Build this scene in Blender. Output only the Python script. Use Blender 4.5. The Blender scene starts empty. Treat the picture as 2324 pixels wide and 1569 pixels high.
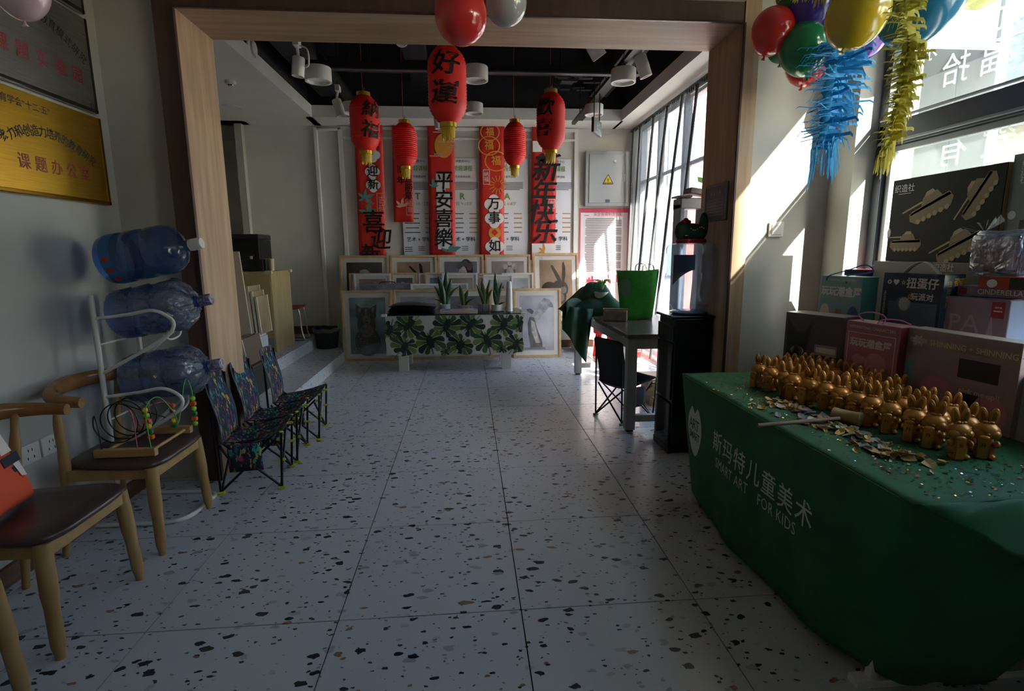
import bpy, bmesh, math, random
from mathutils import Vector as V, Matrix as M
random.seed(7)
PI = math.pi
SC = bpy.context.scene
COL = SC.collection

# ------------------------------------------------------------------ camera
FPX, YAW, PITCH, ROLL, CH = 1214.54, .0806, .1732, -.007, 1.58
def _cam_axes():
    cy, sy, cp, sp = math.cos(YAW), math.sin(YAW), math.cos(PITCH), math.sin(PITCH)
    F = V((sy*cp, cy*cp, -sp)); R = V((cy, -sy, 0)); U = R.cross(F)
    cr, sr = math.cos(ROLL), math.sin(ROLL)
    return F, cr*R + sr*U, -sr*R + cr*U
CF, CR, CU = _cam_axes(); CO = V((0, 0, CH))
cd = bpy.data.cameras.new('camera'); cam = bpy.data.objects.new('camera', cd); COL.objects.link(cam)
cd.sensor_width = 36; cd.lens = 36*FPX/2324; cd.clip_start = .05; cd.clip_end = 400
cam.matrix_world = M(((CR.x, CU.x, -CF.x, 0), (CR.y, CU.y, -CF.y, 0), (CR.z, CU.z, -CF.z, CH), (0, 0, 0, 1)))
SC.camera = cam
def _ray(u, v): return CF + CR*((u-1162)/FPX) - CU*((v-784.5)/FPX)
def at(u, v, ax, val):
    """real point seen at photo pixel (u, v) on the world plane ax = val (used for surveying)"""
    d = _ray(u, v); k = 'xyz'.index(ax)
    return CO + d*((val-CO[k])/d[k])

# ------------------------------------------------------------------ light
w = bpy.data.worlds.new('World'); SC.world = w; w.use_nodes = True
nt = w.node_tree; bg = nt.nodes['Background']
sky = nt.nodes.new('ShaderNodeTexSky'); sky.sky_type = 'NISHITA'; sky.sun_disc = False
sky.sun_elevation = math.radians(34.5); sky.sun_rotation = math.atan2(.154, -.23)
sky.air_density = 1.0; sky.dust_density = 1.2
nt.links.new(sky.outputs[0], bg.inputs[0]); bg.inputs[1].default_value = 1.25
sd = bpy.data.lights.new('sun', 'SUN'); so = bpy.data.objects.new('sun', sd); COL.objects.link(so)
sd.energy = 34.0; sd.angle = math.radians(.7); sd.color = (1, .95, .88)
so.rotation_euler = V((-.154, .23, -.19)).to_track_quat('-Z', 'Y').to_euler()
SC.view_settings.view_transform = 'Standard'; SC.view_settings.look = 'None'
SC.view_settings.gamma = 1; SC.view_settings.use_curve_mapping = False
SC.view_settings.exposure = .98
SC.cycles.use_denoising = True
SC.cycles.max_bounces = 10; SC.cycles.transparent_max_bounces = 16; SC.cycles.diffuse_bounces = 6
SC.cycles.sample_clamp_indirect = 8

# ------------------------------------------------------------------ materials
def lin(h):
    h = h.lstrip('#'); c = [int(h[i:i+2], 16)/255 for i in (0, 2, 4)]
    return [((x+.055)/1.055)**2.4 if x > .04045 else x/12.92 for x in c] + [1]
_mats = {}
def mat(name, col='#808080', rough=.6, metal=0, spec=None, emis=None, trans=0, coat=0, alpha=1, sheen=0):
    if name in _mats: return _mats[name]
    m = bpy.data.materials.new(name); m.use_nodes = True
    b = m.node_tree.nodes['Principled BSDF']
    b.inputs['Base Color'].default_value = lin(col) if isinstance(col, str) else col
    b.inputs['Roughness'].default_value = rough; b.inputs['Metallic'].default_value = metal
    if spec is not None: b.inputs['Specular IOR Level'].default_value = spec
    if trans: b.inputs['Transmission Weight'].default_value = trans
    if coat: b.inputs['Coat Weight'].default_value = coat
    if alpha < 1: b.inputs['Alpha'].default_value = alpha
    if sheen: b.inputs['Sheen Weight'].default_value = sheen
    if emis: b.inputs['Emission Color'].default_value = lin(emis[0]); b.inputs['Emission Strength'].default_value = emis[1]
    _mats[name] = m; return m
def nodes(m): return m.node_tree.nodes, m.node_tree.links, m.node_tree.nodes['Principled BSDF']
def noisy(name, c1, c2, scale=8, rough=.6, stretch=(1, 1, 1), detail=3, bump=0, lo=.35, hi=.65, metal=0, obj=True):
    if name in _mats: return _mats[name]
    m = mat(name, c1, rough, metal); N, L, b = nodes(m)
    tc = N.new('ShaderNodeTexCoord'); mp = N.new('ShaderNodeMapping'); mp.inputs['Scale'].default_value = stretch
    no = N.new('ShaderNodeTexNoise'); no.inputs['Scale'].default_value = scale; no.inputs['Detail'].default_value = detail
    cr = N.new('ShaderNodeValToRGB'); cr.color_ramp.elements[0].position = lo; cr.color_ramp.elements[1].position = hi
    cr.color_ramp.elements[0].color = lin(c1); cr.color_ramp.elements[1].color = lin(c2)
    L.new(tc.outputs['Object'], mp.inputs[0]); L.new(mp.outputs[0], no.inputs[0]); L.new(no.outputs[0], cr.inputs[0]); L.new(cr.outputs[0], b.inputs[0])
    if bump:
        bp = N.new('ShaderNodeBump'); bp.inputs['Strength'].default_value = bump; bp.inputs['Distance'].default_value = .01
        L.new(no.outputs[0], bp.inputs['Height']); L.new(bp.outputs[0], b.inputs['Normal'])
    return m
def thin(name, col='#ffffff', rough=.02, refl=1.0, diff=0, dcol='#ffffff', bump=0, bscale=30):
    """thin clear sheet: see-through + fresnel gloss + a little scatter"""
    if name in _mats: return _mats[name]
    m = bpy.data.materials.new(name); m.use_nodes = True; N, L = m.node_tree.nodes, m.node_tree.links
    N.remove(N['Principled BSDF']); out = N['Material Output']
    t = N.new('ShaderNodeBsdfTransparent'); t.inputs[0].default_value = lin(col)
    g = N.new('ShaderNodeBsdfGlossy'); g.inputs['Roughness'].default_value = rough
    f = N.new('ShaderNodeLayerWeight'); f.inputs[0].default_value = .5     # schlick on both sides of the sheet
    pw = N.new('ShaderNodeMath'); pw.operation = 'POWER'; pw.inputs[1].default_value = 5
    mu = N.new('ShaderNodeMath'); mu.operation = 'MULTIPLY_ADD'; mu.inputs[1].default_value = .9; mu.inputs[2].default_value = min(.04*refl, .3); mu.use_clamp = True
    mx = N.new('ShaderNodeMixShader'); L.new(f.outputs['Facing'], pw.inputs[0]); L.new(pw.outputs[0], mu.inputs[0]); L.new(mu.outputs[0], mx.inputs[0])
    L.new(t.outputs[0], mx.inputs[1]); L.new(g.outputs[0], mx.inputs[2])
    last = mx
    if diff:
        d = N.new('ShaderNodeBsdfDiffuse'); d.inputs[0].default_value = lin(dcol)
        tl = N.new('ShaderNodeBsdfTranslucent'); tl.inputs[0].default_value = lin(dcol)
        ad = N.new('ShaderNodeMixShader'); ad.inputs[0].default_value = .5; L.new(d.outputs[0], ad.inputs[1]); L.new(tl.outputs[0], ad.inputs[2])
        m2 = N.new('ShaderNodeMixShader'); m2.inputs[0].default_value = diff
        L.new(mx.outputs[0], m2.inputs[1]); L.new(ad.outputs[0], m2.inputs[2]); last = m2
    if bump:
        tc = N.new('ShaderNodeTexCoord'); no = N.new('ShaderNodeTexNoise'); no.inputs['Scale'].default_value = bscale; no.inputs['Detail'].default_value = 4; no.inputs['Distortion'].default_value = 1.5
        bp = N.new('ShaderNodeBump'); bp.inputs['Strength'].default_value = bump; bp.inputs['Distance'].default_value = .02
        L.new(tc.outputs['Object'], no.inputs[0]); L.new(no.outputs[0], bp.inputs['Height']); L.new(bp.outputs[0], g.inputs['Normal'])
    L.new(last.outputs[0], out.inputs[0]); _mats[name] = m; return m
def cells(name, base, cols, scale=20, thr=.45, rough=.7, dist=.3, stretch=(1, 1, 1), warp=3, gen='Object'):
    """blotchy print: voronoi cells coloured at random over a base colour"""
    if name in _mats: return _mats[name]
    m = mat(name, base, rough); N, L, b = nodes(m)
    tc = N.new('ShaderNodeTexCoord'); mp = N.new('ShaderNodeMapping'); mp.inputs['Scale'].default_value = stretch
    no = N.new('ShaderNodeTexNoise'); no.inputs['Scale'].default_value = scale*1.2
    ad = N.new('ShaderNodeVectorMath'); ad.operation = 'MULTIPLY_ADD'; ad.inputs[1].default_value = (dist/scale*warp,)*3
    vo = N.new('ShaderNodeTexVoronoi'); vo.inputs['Scale'].default_value = scale
    L.new(tc.outputs[gen], mp.inputs[0]); L.new(mp.outputs[0], no.inputs[0]); L.new(no.outputs['Color'], ad.inputs[0]); L.new(mp.outputs[0], ad.inputs[2]); L.new(ad.outputs[0], vo.inputs[0])
    sx = N.new('ShaderNodeSeparateColor'); L.new(vo.outputs['Color'], sx.inputs[0])
    cr = N.new('ShaderNodeValToRGB'); cr.color_ramp.interpolation = 'CONSTANT'; e = cr.color_ramp.elements
    n = len(cols); e[0].position = 0; e[0].color = lin(cols[0]); e[1].position = 1/n; e[1].color = lin(cols[1 % n])
    for i in range(2, n): q = e.new(i/n); q.color = lin(cols[i])
    L.new(sx.outputs[0], cr.inputs[0])
    lt = N.new('ShaderNodeMath'); lt.operation = 'LESS_THAN'; lt.inputs[1].default_value = thr; L.new(vo.outputs['Distance'], lt.inputs[0])
    mx = N.new('ShaderNodeMix'); mx.data_type = 'RGBA'; mx.inputs[6].default_value = lin(base)
    L.new(lt.outputs[0], mx.inputs[0]); L.new(cr.outputs[0], mx.inputs[7]); L.new(mx.outputs[2], b.inputs[0])
    return m
def terrazzo():
    m = mat('terrazzo', '#b9bcc0', .28); N, L, b = nodes(m)
    tc = N.new('ShaderNodeNewGeometry'); last = None; base = lin('#b7babd')
    def layer(scale, thr, keep, cols, prev, sx_, seed):
        mp = N.new('ShaderNodeMapping'); mp.inputs['Scale'].default_value = sx_; mp.inputs['Location'].default_value = (seed, seed*1.7, 0); mp.inputs['Rotation'].default_value = (0, 0, seed)
        no = N.new('ShaderNodeTexNoise'); no.inputs['Scale'].default_value = scale*1.6; no.inputs['Detail'].default_value = 1
        ad = N.new('ShaderNodeVectorMath'); ad.operation = 'MULTIPLY_ADD'; ad.inputs[1].default_value = (.55/scale,)*3
        L.new(tc.outputs['Position'], mp.inputs[0]); L.new(mp.outputs[0], no.inputs[0]); L.new(no.outputs['Color'], ad.inputs[0]); L.new(mp.outputs[0], ad.inputs[2])
        vo = N.new('ShaderNodeTexVoronoi'); vo.inputs['Scale'].default_value = scale; vo.inputs['Randomness'].default_value = 1; vo.distance = 'MINKOWSKI'; vo.inputs['Exponent'].default_value = 1.4
        L.new(ad.outputs[0], vo.inputs[0])
        s = N.new('ShaderNodeSeparateColor'); L.new(vo.outputs['Color'], s.inputs[0])
        th = N.new('ShaderNodeMath'); th.operation = 'MULTIPLY'; th.inputs[1].default_value = thr; L.new(s.outputs[1], th.inputs[0])
        a = N.new('ShaderNodeMath'); a.operation = 'LESS_THAN'; L.new(vo.outputs['Distance'], a.inputs[0]); L.new(th.outputs[0], a.inputs[1])
        k = N.new('ShaderNodeMath'); k.operation = 'LESS_THAN'; k.inputs[1].default_value = keep; L.new(s.outputs[2], k.inputs[0])
        mu = N.new('ShaderNodeMath'); mu.operation = 'MULTIPLY'; L.new(a.outputs[0], mu.inputs[0]); L.new(k.outputs[0], mu.inputs[1])
        cr = N.new('ShaderNodeValToRGB'); cr.color_ramp.interpolation = 'CONSTANT'; e = cr.color_ramp.elements
        e[0].position = 0; e[0].color = lin(cols[0][1]); e[1].position = cols[1][0]; e[1].color = lin(cols[1][1])
        for p, c in cols[2:]: q = e.new(p); q.color = lin(c)
        L.new(s.outputs[0], cr.inputs[0])
        mx = N.new('ShaderNodeMix'); mx.data_type = 'RGBA'
        if prev is None: mx.inputs[6].default_value = base
        else: L.new(prev.outputs[2], mx.inputs[6])
        L.new(mu.outputs[0], mx.inputs[0]); L.new(cr.outputs[0], mx.inputs[7]); return mx
    C = [(0, '#22262c'), (.5, '#3a322f'), (.62, '#8a6b52'), (.72, '#22262c'), (.84, '#8f9397')]
    last = layer(10, .34, .34, [(0, '#a2a5a9'), (.5, '#9a9da2')], None, (1, 1.6, 1), 2.3)
    last = layer(30, .40, .36, C, last, (1, 1.5, 1), .7)
    last = layer(13, .42, .52, C, last, (1, 1.7, 1), 5.1)
    L.new(last.outputs[2], b.inputs[0]); return m

# ------------------------------------------------------------------ mesh helpers
def bx(bm, c, s, rot=None, bev=0):
    r = bmesh.ops.create_cube(bm, size=1)['verts']
    bmesh.ops.scale(bm, vec=s, verts=r)
    if bev:
        es = list({e for v in r for e in v.link_edges})
        g = bmesh.ops.bevel(bm, geom=es, offset=bev, segments=2, affect='EDGES'); r = list({v for f in g['faces'] for v in f.verts} | {v for v in r if v.is_valid})
    if rot is not None: bmesh.ops.transform(bm, matrix=rot.to_4x4() if not isinstance(rot, M) or len(rot) == 3 else rot, verts=r)
    bmesh.ops.translate(bm, vec=c, verts=r); return r
def sweep(bm, pts, rad, seg=8, closed=False, sy=1.0):
    pts = [V(p) for p in pts]; n = len(pts)
    if not hasattr(rad, '__len__'): rad = [rad]*n
    T = []
    for i in range(n):
        a = pts[(i-1) % n] if closed or i > 0 else pts[i]; b = pts[(i+1) % n] if closed or i < n-1 else pts[i]
        t = (b-a); T.append(t.normalized() if t.length > 1e-9 else V((0, 0, 1)))
    up = V((0, 0, 1)) if abs(T[0].z) < .9 else V((1, 0, 0))
    nrm = (up - T[0]*up.dot(T[0])).normalized(); rings = []
    for i in range(n):
        nrm = (nrm - T[i]*nrm.dot(T[i]));
        nrm = nrm.normalized() if nrm.length > 1e-6 else T[i].orthogonal().normalized()
        bi = T[i].cross(nrm)
        rings.append([bm.verts.new(pts[i] + (nrm*math.cos(2*PI*k/seg)*sy + bi*math.sin(2*PI*k/seg))*rad[i]) for k in range(seg)])
    for i in range(n if closed else n-1):
        A, B = rings[i], rings[(i+1) % n]
        for k in range(seg): bm.faces.new((A[k], A[(k+1) % seg], B[(k+1) % seg], B[k]))
    if not closed: bm.faces.new(rings[0][::-1]); bm.faces.new(rings[-1])
    return [v for r in rings for v in r]
def smooth_path(pts, n=6, closed=False):
    pts = [V(p) for p in pts]; out = []; N = len(pts)
    rng = range(N if closed else N-1)
    for i in rng:
        p0 = pts[(i-1) % N] if closed or i > 0 else pts[i]; p1 = pts[i]; p2 = pts[(i+1) % N]; p3 = pts[(i+2) % N] if closed or i < N-2 else p2
        for k in range(n):
            t = k/n; out.append(.5*((2*p1)+(p2-p0)*t+(2*p0-5*p1+4*p2-p3)*t*t+(3*p1-p0-3*p2+p3)*t**3))
    if not closed: out.append(pts[-1])
    return out
def lathe(bm, prof, c=(0, 0, 0), seg=24, mtx=None):
    rings = []; c = V(c)
    for r, z in prof:
        if r < 1e-5: rings.append([bm.verts.new((0, 0, z))])
        else: rings.append([bm.verts.new((r*math.cos(2*PI*k/seg), r*math.sin(2*PI*k/seg), z)) for k in range(seg)])
    for A, B in zip(rings, rings[1:]):
        for k in range(seg):
            a, b, d, e = A[k % len(A)], A[(k+1) % len(A)], B[(k+1) % len(B)], B[k % len(B)]
            vs = []
            for q in (a, b, d, e):
                if q not in vs: vs.append(q)
            if len(vs) > 2: bm.faces.new(vs)
    vs = [v for r in rings for v in r]
    if mtx is not None: bmesh.ops.transform(bm, matrix=mtx, verts=vs)
    bmesh.ops.translate(bm, vec=c, verts=vs); return vs
def ball(bm, c, s, seg=14, rings=9, mtx=None):
    r = bmesh.ops.create_uvsphere(bm, u_segments=seg, v_segments=rings, radius=1)['verts']
    bmesh.ops.scale(bm, vec=s if hasattr(s, '__len__') else (s,)*3, verts=r)
    if mtx is not None: bmesh.ops.transform(bm, matrix=mtx, verts=r)
    bmesh.ops.translate(bm, vec=c, verts=r); return r
def poly(bm, pts, mtx=None, th=0):
    vs = [bm.verts.new((p[0], p[1], p[2] if len(p) > 2 else 0)) for p in pts]
    f = bm.faces.new(vs); allv = list(vs)
    if th:
        g = bmesh.ops.extrude_face_region(bm, geom=[f]); nv = [q for q in g['geom'] if isinstance(q, bmesh.types.BMVert)]
        bmesh.ops.translate(bm, vec=(0, 0, th), verts=nv); allv += nv
    if mtx is not None: bmesh.ops.transform(bm, matrix=mtx, verts=allv)
    return allv
def grid(bm, fn, nu, nv):
    g = [[bm.verts.new(fn(i/nu, j/nv)) for j in range(nv+1)] for i in range(nu+1)]
    for i in range(nu):
        for j in range(nv): bm.faces.new((g[i][j], g[i+1][j], g[i+1][j+1], g[i][j+1]))
    return g
def NB(): return bmesh.new()
def B(*boxes):
    bm = NB()
    for b in boxes: bx(bm, *b)
    return bm
def frame(o, r, u):
    r = V(r).normalized(); u = V(u); n = r.cross(u).normalized(); u = n.cross(r).normalized()
    return M(((r.x, u.x, n.x, o[0]), (r.y, u.y, n.y, o[1]), (r.z, u.z, n.z, o[2]), (0, 0, 0, 1)))
def obj(name, bm, m, parent=None, smooth=None, solid=0, bevel=0, world=True, sub=0):
    if isinstance(bm, bmesh.types.BMesh):
        me = bpy.data.meshes.new(name); bmesh.ops.recalc_face_normals(bm, faces=bm.faces); bm.to_mesh(me); bm.free()
    else: me = bm
    if m is not None and not me.materials: me.materials.append(m)
    o = bpy.data.objects.new(name, me); COL.objects.link(o)
    if smooth:
        me.shade_smooth()
        if smooth < 180: me.set_sharp_from_angle(angle=math.radians(smooth))
    if solid: q = o.modifiers.new('s', 'SOLIDIFY'); q.thickness = solid; q.offset = 0
    if sub: q = o.modifiers.new('u', 'SUBSURF'); q.levels = q.render_levels = sub
    if bevel: q = o.modifiers.new('b', 'BEVEL'); q.width = bevel; q.segments = 2; q.limit_method = 'ANGLE'
    if parent is not None:
        o.parent = parent
        if world:
            if parent.parent is None: o.matrix_parent_inverse = M.Translation(-parent.location)
    return o
def thing(name, label, cat, loc=(0, 0, 0), group=None, rotz=0):
    o = bpy.data.objects.new(name, None); COL.objects.link(o); o.empty_display_size = .1
    o.location = loc; o.rotation_euler.z = rotz; o['label'] = label; o['category'] = cat
    if group: o['group'] = group
    return o
def tag(o, label, cat, group=None, kind=None):
    o['label'] = label; o['category'] = cat
    if group: o['group'] = group
    if kind: o['kind'] = kind
    return o
def struct(name, bm, m, parent=None, **k):
    o = obj(name, bm, m, parent, **k)
    if parent is None: o['kind'] = 'structure'
    return o
def sempty(name, loc=(0, 0, 0)):
    o = bpy.data.objects.new(name, None); COL.objects.link(o); o.location = loc; o['kind'] = 'structure'; return o
def dup(root, loc, rotz, label, group=None):
    r = root.copy(); COL.objects.link(r); r.location = loc; r.rotation_euler = (0, 0, rotz); r['label'] = label
    if group: r['group'] = group
    for ch in list(root.children):
        c = ch.copy(); COL.objects.link(c); c.parent = r
        for g in list(ch.children): d = g.copy(); COL.objects.link(d); d.parent = c
    return r
_tc = {}
def text_bm(s, bold=0.0, space=1.0, shear=0.0, line=1.0):
    """flat lettering, unit height, centred on the origin: (verts, faces, width)"""
    k = (s, bold, space, shear, line)
    if k not in _tc:
        cu = bpy.data.curves.new('lettering', 'FONT'); cu.body = s; cu.size = 1; cu.offset = bold; cu.space_character = space; cu.shear = shear
        cu.align_x = 'CENTER'; cu.align_y = 'CENTER'; cu.resolution_u = 2; cu.space_line = line
        o = bpy.data.objects.new('lettering', cu); COL.objects.link(o)
        me = bpy.data.meshes.new_from_object(o)
        _tc[k] = ([v.co.copy() for v in me.vertices], [tuple(p.vertices) for p in me.polygons])
        bpy.data.objects.remove(o); bpy.data.meshes.remove(me); bpy.data.curves.remove(cu)
    return _tc[k]
def text(bm, s, size, mtx, bold=0., space=1., shear=0., wrap=None, line=1., sx=1., sy=1.):
    stamps = [(0, 0)]
    if bold > .009: k = bold*.8; stamps = [(k, 0), (-k, 0), (0, k*.8), (0, -k*.8)]; bold = .004     # heavy strokes: the glyph laid four times
    vs, fs = text_bm(s, bold, space, shear, line)
    for i_, (ox, oy) in enumerate(stamps):
        nv = []
        for v in vs:
            p = V(((v.x+ox)*size*sx, (v.y+oy)*size*sy, .00012*i_))
            nv.append(bm.verts.new(wrap(mtx @ p) if wrap else mtx @ p))
        for f in fs:
            try: bm.faces.new([nv[i] for i in f])
            except ValueError: pass
def T(x, y, z=0, rz=0, s=1): return M.Translation((x, y, z)) @ M.Rotation(rz, 4, 'Z') @ M.Scale(s, 4)
RX = lambda a: M.Rotation(a, 4, 'X')
RY = lambda a: M.Rotation(a, 4, 'Y')
RZ = lambda a: M.Rotation(a, 4, 'Z')
# shared materials
white_wall = noisy('white_wall', '#b0aea6', '#b7b5ad', 3, .75)
grey_wall = noisy('grey_wall', '#b4b2a8', '#bbb9af', 3, .75); far_wall = noisy('far_room_wall', '#cfccc2', '#d4d1c8', 3, .75)  # far room walls lightened in the colour to make up for weak light
oak = noisy('pale_oak', '#b39678', '#9c7f62', 2.2, .5, (9, 9, .6), 4)
oak_h = noisy('pale_oak_level', '#b39678', '#9c7f62', 2.2, .5, (.6, 9, 9), 4)
darkwood = noisy('dark_wood', '#3b2624', '#4a302c', 3, .35, (6, 6, .8))
black = mat('black_plastic', '#101114', .35)
blackm = mat('black_metal', '#0d0d10', .35, .3)
whitep = mat('white_plastic', '#d9d6cf', .4)
whitem = mat('white_enamel', '#cfccc6', .3)
chrome = mat('chrome', '#c8c8c8', .12, 1)
ink = mat('black_ink', '#0a0a0c', .6)
gold = mat('gold_trim', '#c8a33a', .28, .9)
# ================================================================== SETTING
BY, WX, FX = 8.75, 2.77, 2.65          # back wall, front window plane, far window plane
grout = mat('dark_grout', '#17181a', .9); terr = terrazzo()
fl = struct('floor', B(((0, 3.8, -.06), (10.4, 12, .10))), grout)
tile_me = {}
def tile(parent, x0, x1, y0, y1, z, name='tile', th=.014):
    k = (round(x1-x0, 3), round(y1-y0, 3), th)
    if k not in tile_me:
        me = bpy.data.meshes.new('tile'); bm = B(((0, 0, 0), (x1-x0-.0048, y1-y0-.0048, th), None, .0008)); bm.to_mesh(me); bm.free(); me.materials.append(terr); tile_me[k] = me
    o = bpy.data.objects.new(name, tile_me[k]); COL.objects.link(o); o.parent = parent; o.location = ((x0+x1)/2, (y0+y1)/2, z-th/2)
    return o
def cuts(a, b, o, s):
    k = math.floor((a-o)/s)+1; r = [a]
    while o+k*s < b-1e-4: r.append(o+k*s); k += 1
    return r+[b]
for x0, x1 in zip(*(lambda c: (c, c[1:]))(cuts(-2.26, 2.77, -1.394, .8))):
    for y0, y1 in zip(*(lambda c: (c, c[1:]))(cuts(-1.6, 8.75, 2.146, .8))):
        if x1 <= -1.85 and y0 > 4.9: continue
        if (x1-x0) < .02 or (y1-y0) < .02: continue
        tile(fl, x0, x1, y0, y1, .002)
# two raised steps at the left of the far room
st = struct('trim_1', B(((-3.35, 6.5, .062), (3.0, 4.5, .144)), ((-3.7, 6.5, .21), (2.7, 4.5, .16))), grout)
for y0, y1 in zip(*(lambda c: (c, c[1:]))(cuts(4.25, 8.75, 2.146+.35, .8))):
    tile(st, -2.36, -1.835, y0, y1, .150, 'tread_tile')
    tile(st, -3.16, -2.34, y0, y1, .302, 'tread_tile')
    tile(st, -3.96, -3.16, y0, y1, .302, 'tread_tile'); tile(st, -4.76, -3.96, y0, y1, .302, 'tread_tile')
    for xr, z0, z1 in ((-1.842, .002, .136), (-2.345, .150, .288)):
        bm = B(((xr, (y0+y1)/2, (z0+z1)/2), (.014, y1-y0-.004, z1-z0), None, .001)); o = obj('riser_tile', bm, terr, st)
def wall(name, c, s, m=white_wall, **k): return struct(name, B((c, s)), m, **k)
wall('wall_left', (-2.36, 1.13, 1.8), (.2, 5.46, 3.8))
wall('wall_rear', (.2, -1.7, 1.8), (5.4, .2, 3.8))
wall('wall_front_left', (-3.37, 4.02, 1.8), (2.98, .46, 3.8))                      # pier left of the opening
wall('wall_front_right', (2.375, 4.005, 1.8), (.81, .49, 3.8))                     # pier right of the opening
wall('wall_header', (.045, 4.005, 3.48), (3.85, .49, .56))
wall('wall_right', (2.79, 3.645, 1.8), (.42, .23, 3.8))                            # stub column beside the front window
wall('wall_right_lower', (2.79, .965, .38), (.42, 5.13, .78)); wall('wall_right_upper', (2.79, .965, 3.5), (.42, 5.13, .4))
wall('wall_right_rear', (2.79, -.35, 1.8), (.42, 2.5, 2.2))
wall('wall_back', (-.3, BY+.1, 2.0), (6.2, .2, 4.4), far_wall)
wall('wall_back_left', (-4.2, 10.0, 2.0), (2.0, .2, 4.4), grey_wall); wall('wall_alcove', (-3.35, 9.3, 2.0), (.1, 1.3, 4.4), grey_wall)
wall('wall_far_left', (-4.96, 7, 2.0), (.2, 6.2, 4.4), grey_wall); wall('ceiling_alcove', (-4.2, 9.3, 3.56), (2.0, 1.6, .16), grey_wall); wall('floor_alcove', (-4.2, 9.35, .2), (1.7, 1.4, .2), grey_wall)
wall('wall_far_right', (FX+.1, 8.72, 2.0), (.2, .5, 4.4), far_wall); wall('wall_far_right_near', (FX+.1, 4.4, 2.0), (.2, .3, 4.4), far_wall)
wall('wall_far_right_top', (FX+.1, 6.5, 3.95), (.2, 4.4, 1.0)); wall('wall_far_right_sill', (FX+.1, 6.5, .03), (.2, 4.4, .1))
wall('ceiling_front', (.2, 1.0, 3.75), (5.6, 5.6, .2))
dark = noisy('black_ceiling_paint', '#141418', '#1c1c22', 4, .7)
struct('ceiling', B(((-.5, 6.5, 4.35), (9.4, 5, .1))), dark)
# dropped border with its lip around the dark recess
struct('ceiling_border', B(((-3.55, 6.5, 3.56), (2.8, 4.6, .16)), ((2.49, 6.5, 3.56), (.36, 4.6, .16)), ((.05, 8.49, 3.56), (4.6, .55, .16))), noisy('border_white', '#d8d5ca', '#dddacf', 3, .7))
struct('ceiling_recess', B(((-2.26, 6.5, 4.0), (.1, 4.6, .7)), ((2.42, 6.5, 4.0), (.1, 4.6, .7)), ((.05, 8.32, 4.0), (4.6, .1, .7)), ((.05, 4.30, 4.0), (4.6, .1, .9))), dark)
# black ducts and beams under the slab
for i, (c, s) in enumerate([((0, 6.6, 4.12), (4.5, .35, .3)), ((0, 5.2, 4.15), (4.5, .22, .26)), ((-.6, 6.4, 4.05), (.28, 3.8, .12)), ((1.95, 6.3, 3.95), (.26, 3.8, .3)), ((.4, 7.6, 4.1), (3.9, .4, .3)), ((-1.9, 6.3, 3.9), (.22, 3.8, .3))]):
    struct('trim_%d' % (20+i), B((c, s)), dark)
tray_t = thing('perforated_tray', 'stepped dark grey metal trays high in the far right corner of the black ceiling', 'tray', (1.6, 7.6, 3.8))
for i in range(22):
    bm = NB(); bx(bm, (1.2+random.random()*.9, 7.2+random.random()*.9, 3.74+random.random()*.12), (.1+.12*random.random(), .06+.05*random.random(), .012)); obj('tray', bm, mat('dark_grey_metal', '#2b2b30', .5, .5), tray_t)
# timber lining of the opening
face = noisy('brown_frame_face', '#573f33', '#4b352b', 2.2, .5, (9, 9, .6), 4)  # left and header faces, darker than the oak right post
struct('trim_2', B(((-1.77, 4.0, 1.535), (.02, .5, 3.07))), oak); struct('trim_6', B(((-1.82, 3.74, 1.535), (.12, .045, 3.07))), face)
struct('trim_3', B(((.045, 4.0, 3.08), (3.64, .5, .02))), oak_h); struct('trim_7', B(((-.01, 3.74, 3.13), (3.74, .045, .12))), face)
struct('trim_4', B(((1.915, 3.735, 1.6), (.11, .05, 3.2)), ((1.87, 4.0, 1.54), (.02, .5, 3.06))), oak)
o = struct('trim_5', B(((-1.758, 3.713, 1.535), (.012, .02, 3.05)), ((.045, 3.713, 3.064), (3.6, .02, .012)), ((1.858, 3.708, 1.535), (.012, .02, 3.05))), darkwood)
# mouldings on the back wall
mo = noisy('moulding_white', '#dddbd2', '#e0ded6', 3, .6)
for i, (x, z, sx, sz) in enumerate([(-2.25, 1.8, .05, 3.3), (-1.89, 1.8, .06, 3.3), (1.74, 1.7, .06, 3.45), (-.07, 3.445, 3.7, .05), (-.07, 3.30, 3.6, .03), (-2.07, 3.42, .3, .03)]):
    struct('trim_%d' % (40+i), B(((x, BY-.02, z), (sx, .05, sz))), mo, bevel=.004)
bb = noisy('brown_skirting', '#4e2f22', '#6b452f', 5, .5, (1, 1, 6))
struct('baseboard_back', B(((.2, BY-.012, .06), (4.8, .024, .12))), bb)
struct('baseboard_back_left', B(((-2.9, BY-.012, .37), (1.2, .024, .13))), bb)
struct('baseboard_left', B(((-2.247, 1.1, .05), (.024, 5.3, .10))), bb)

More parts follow.
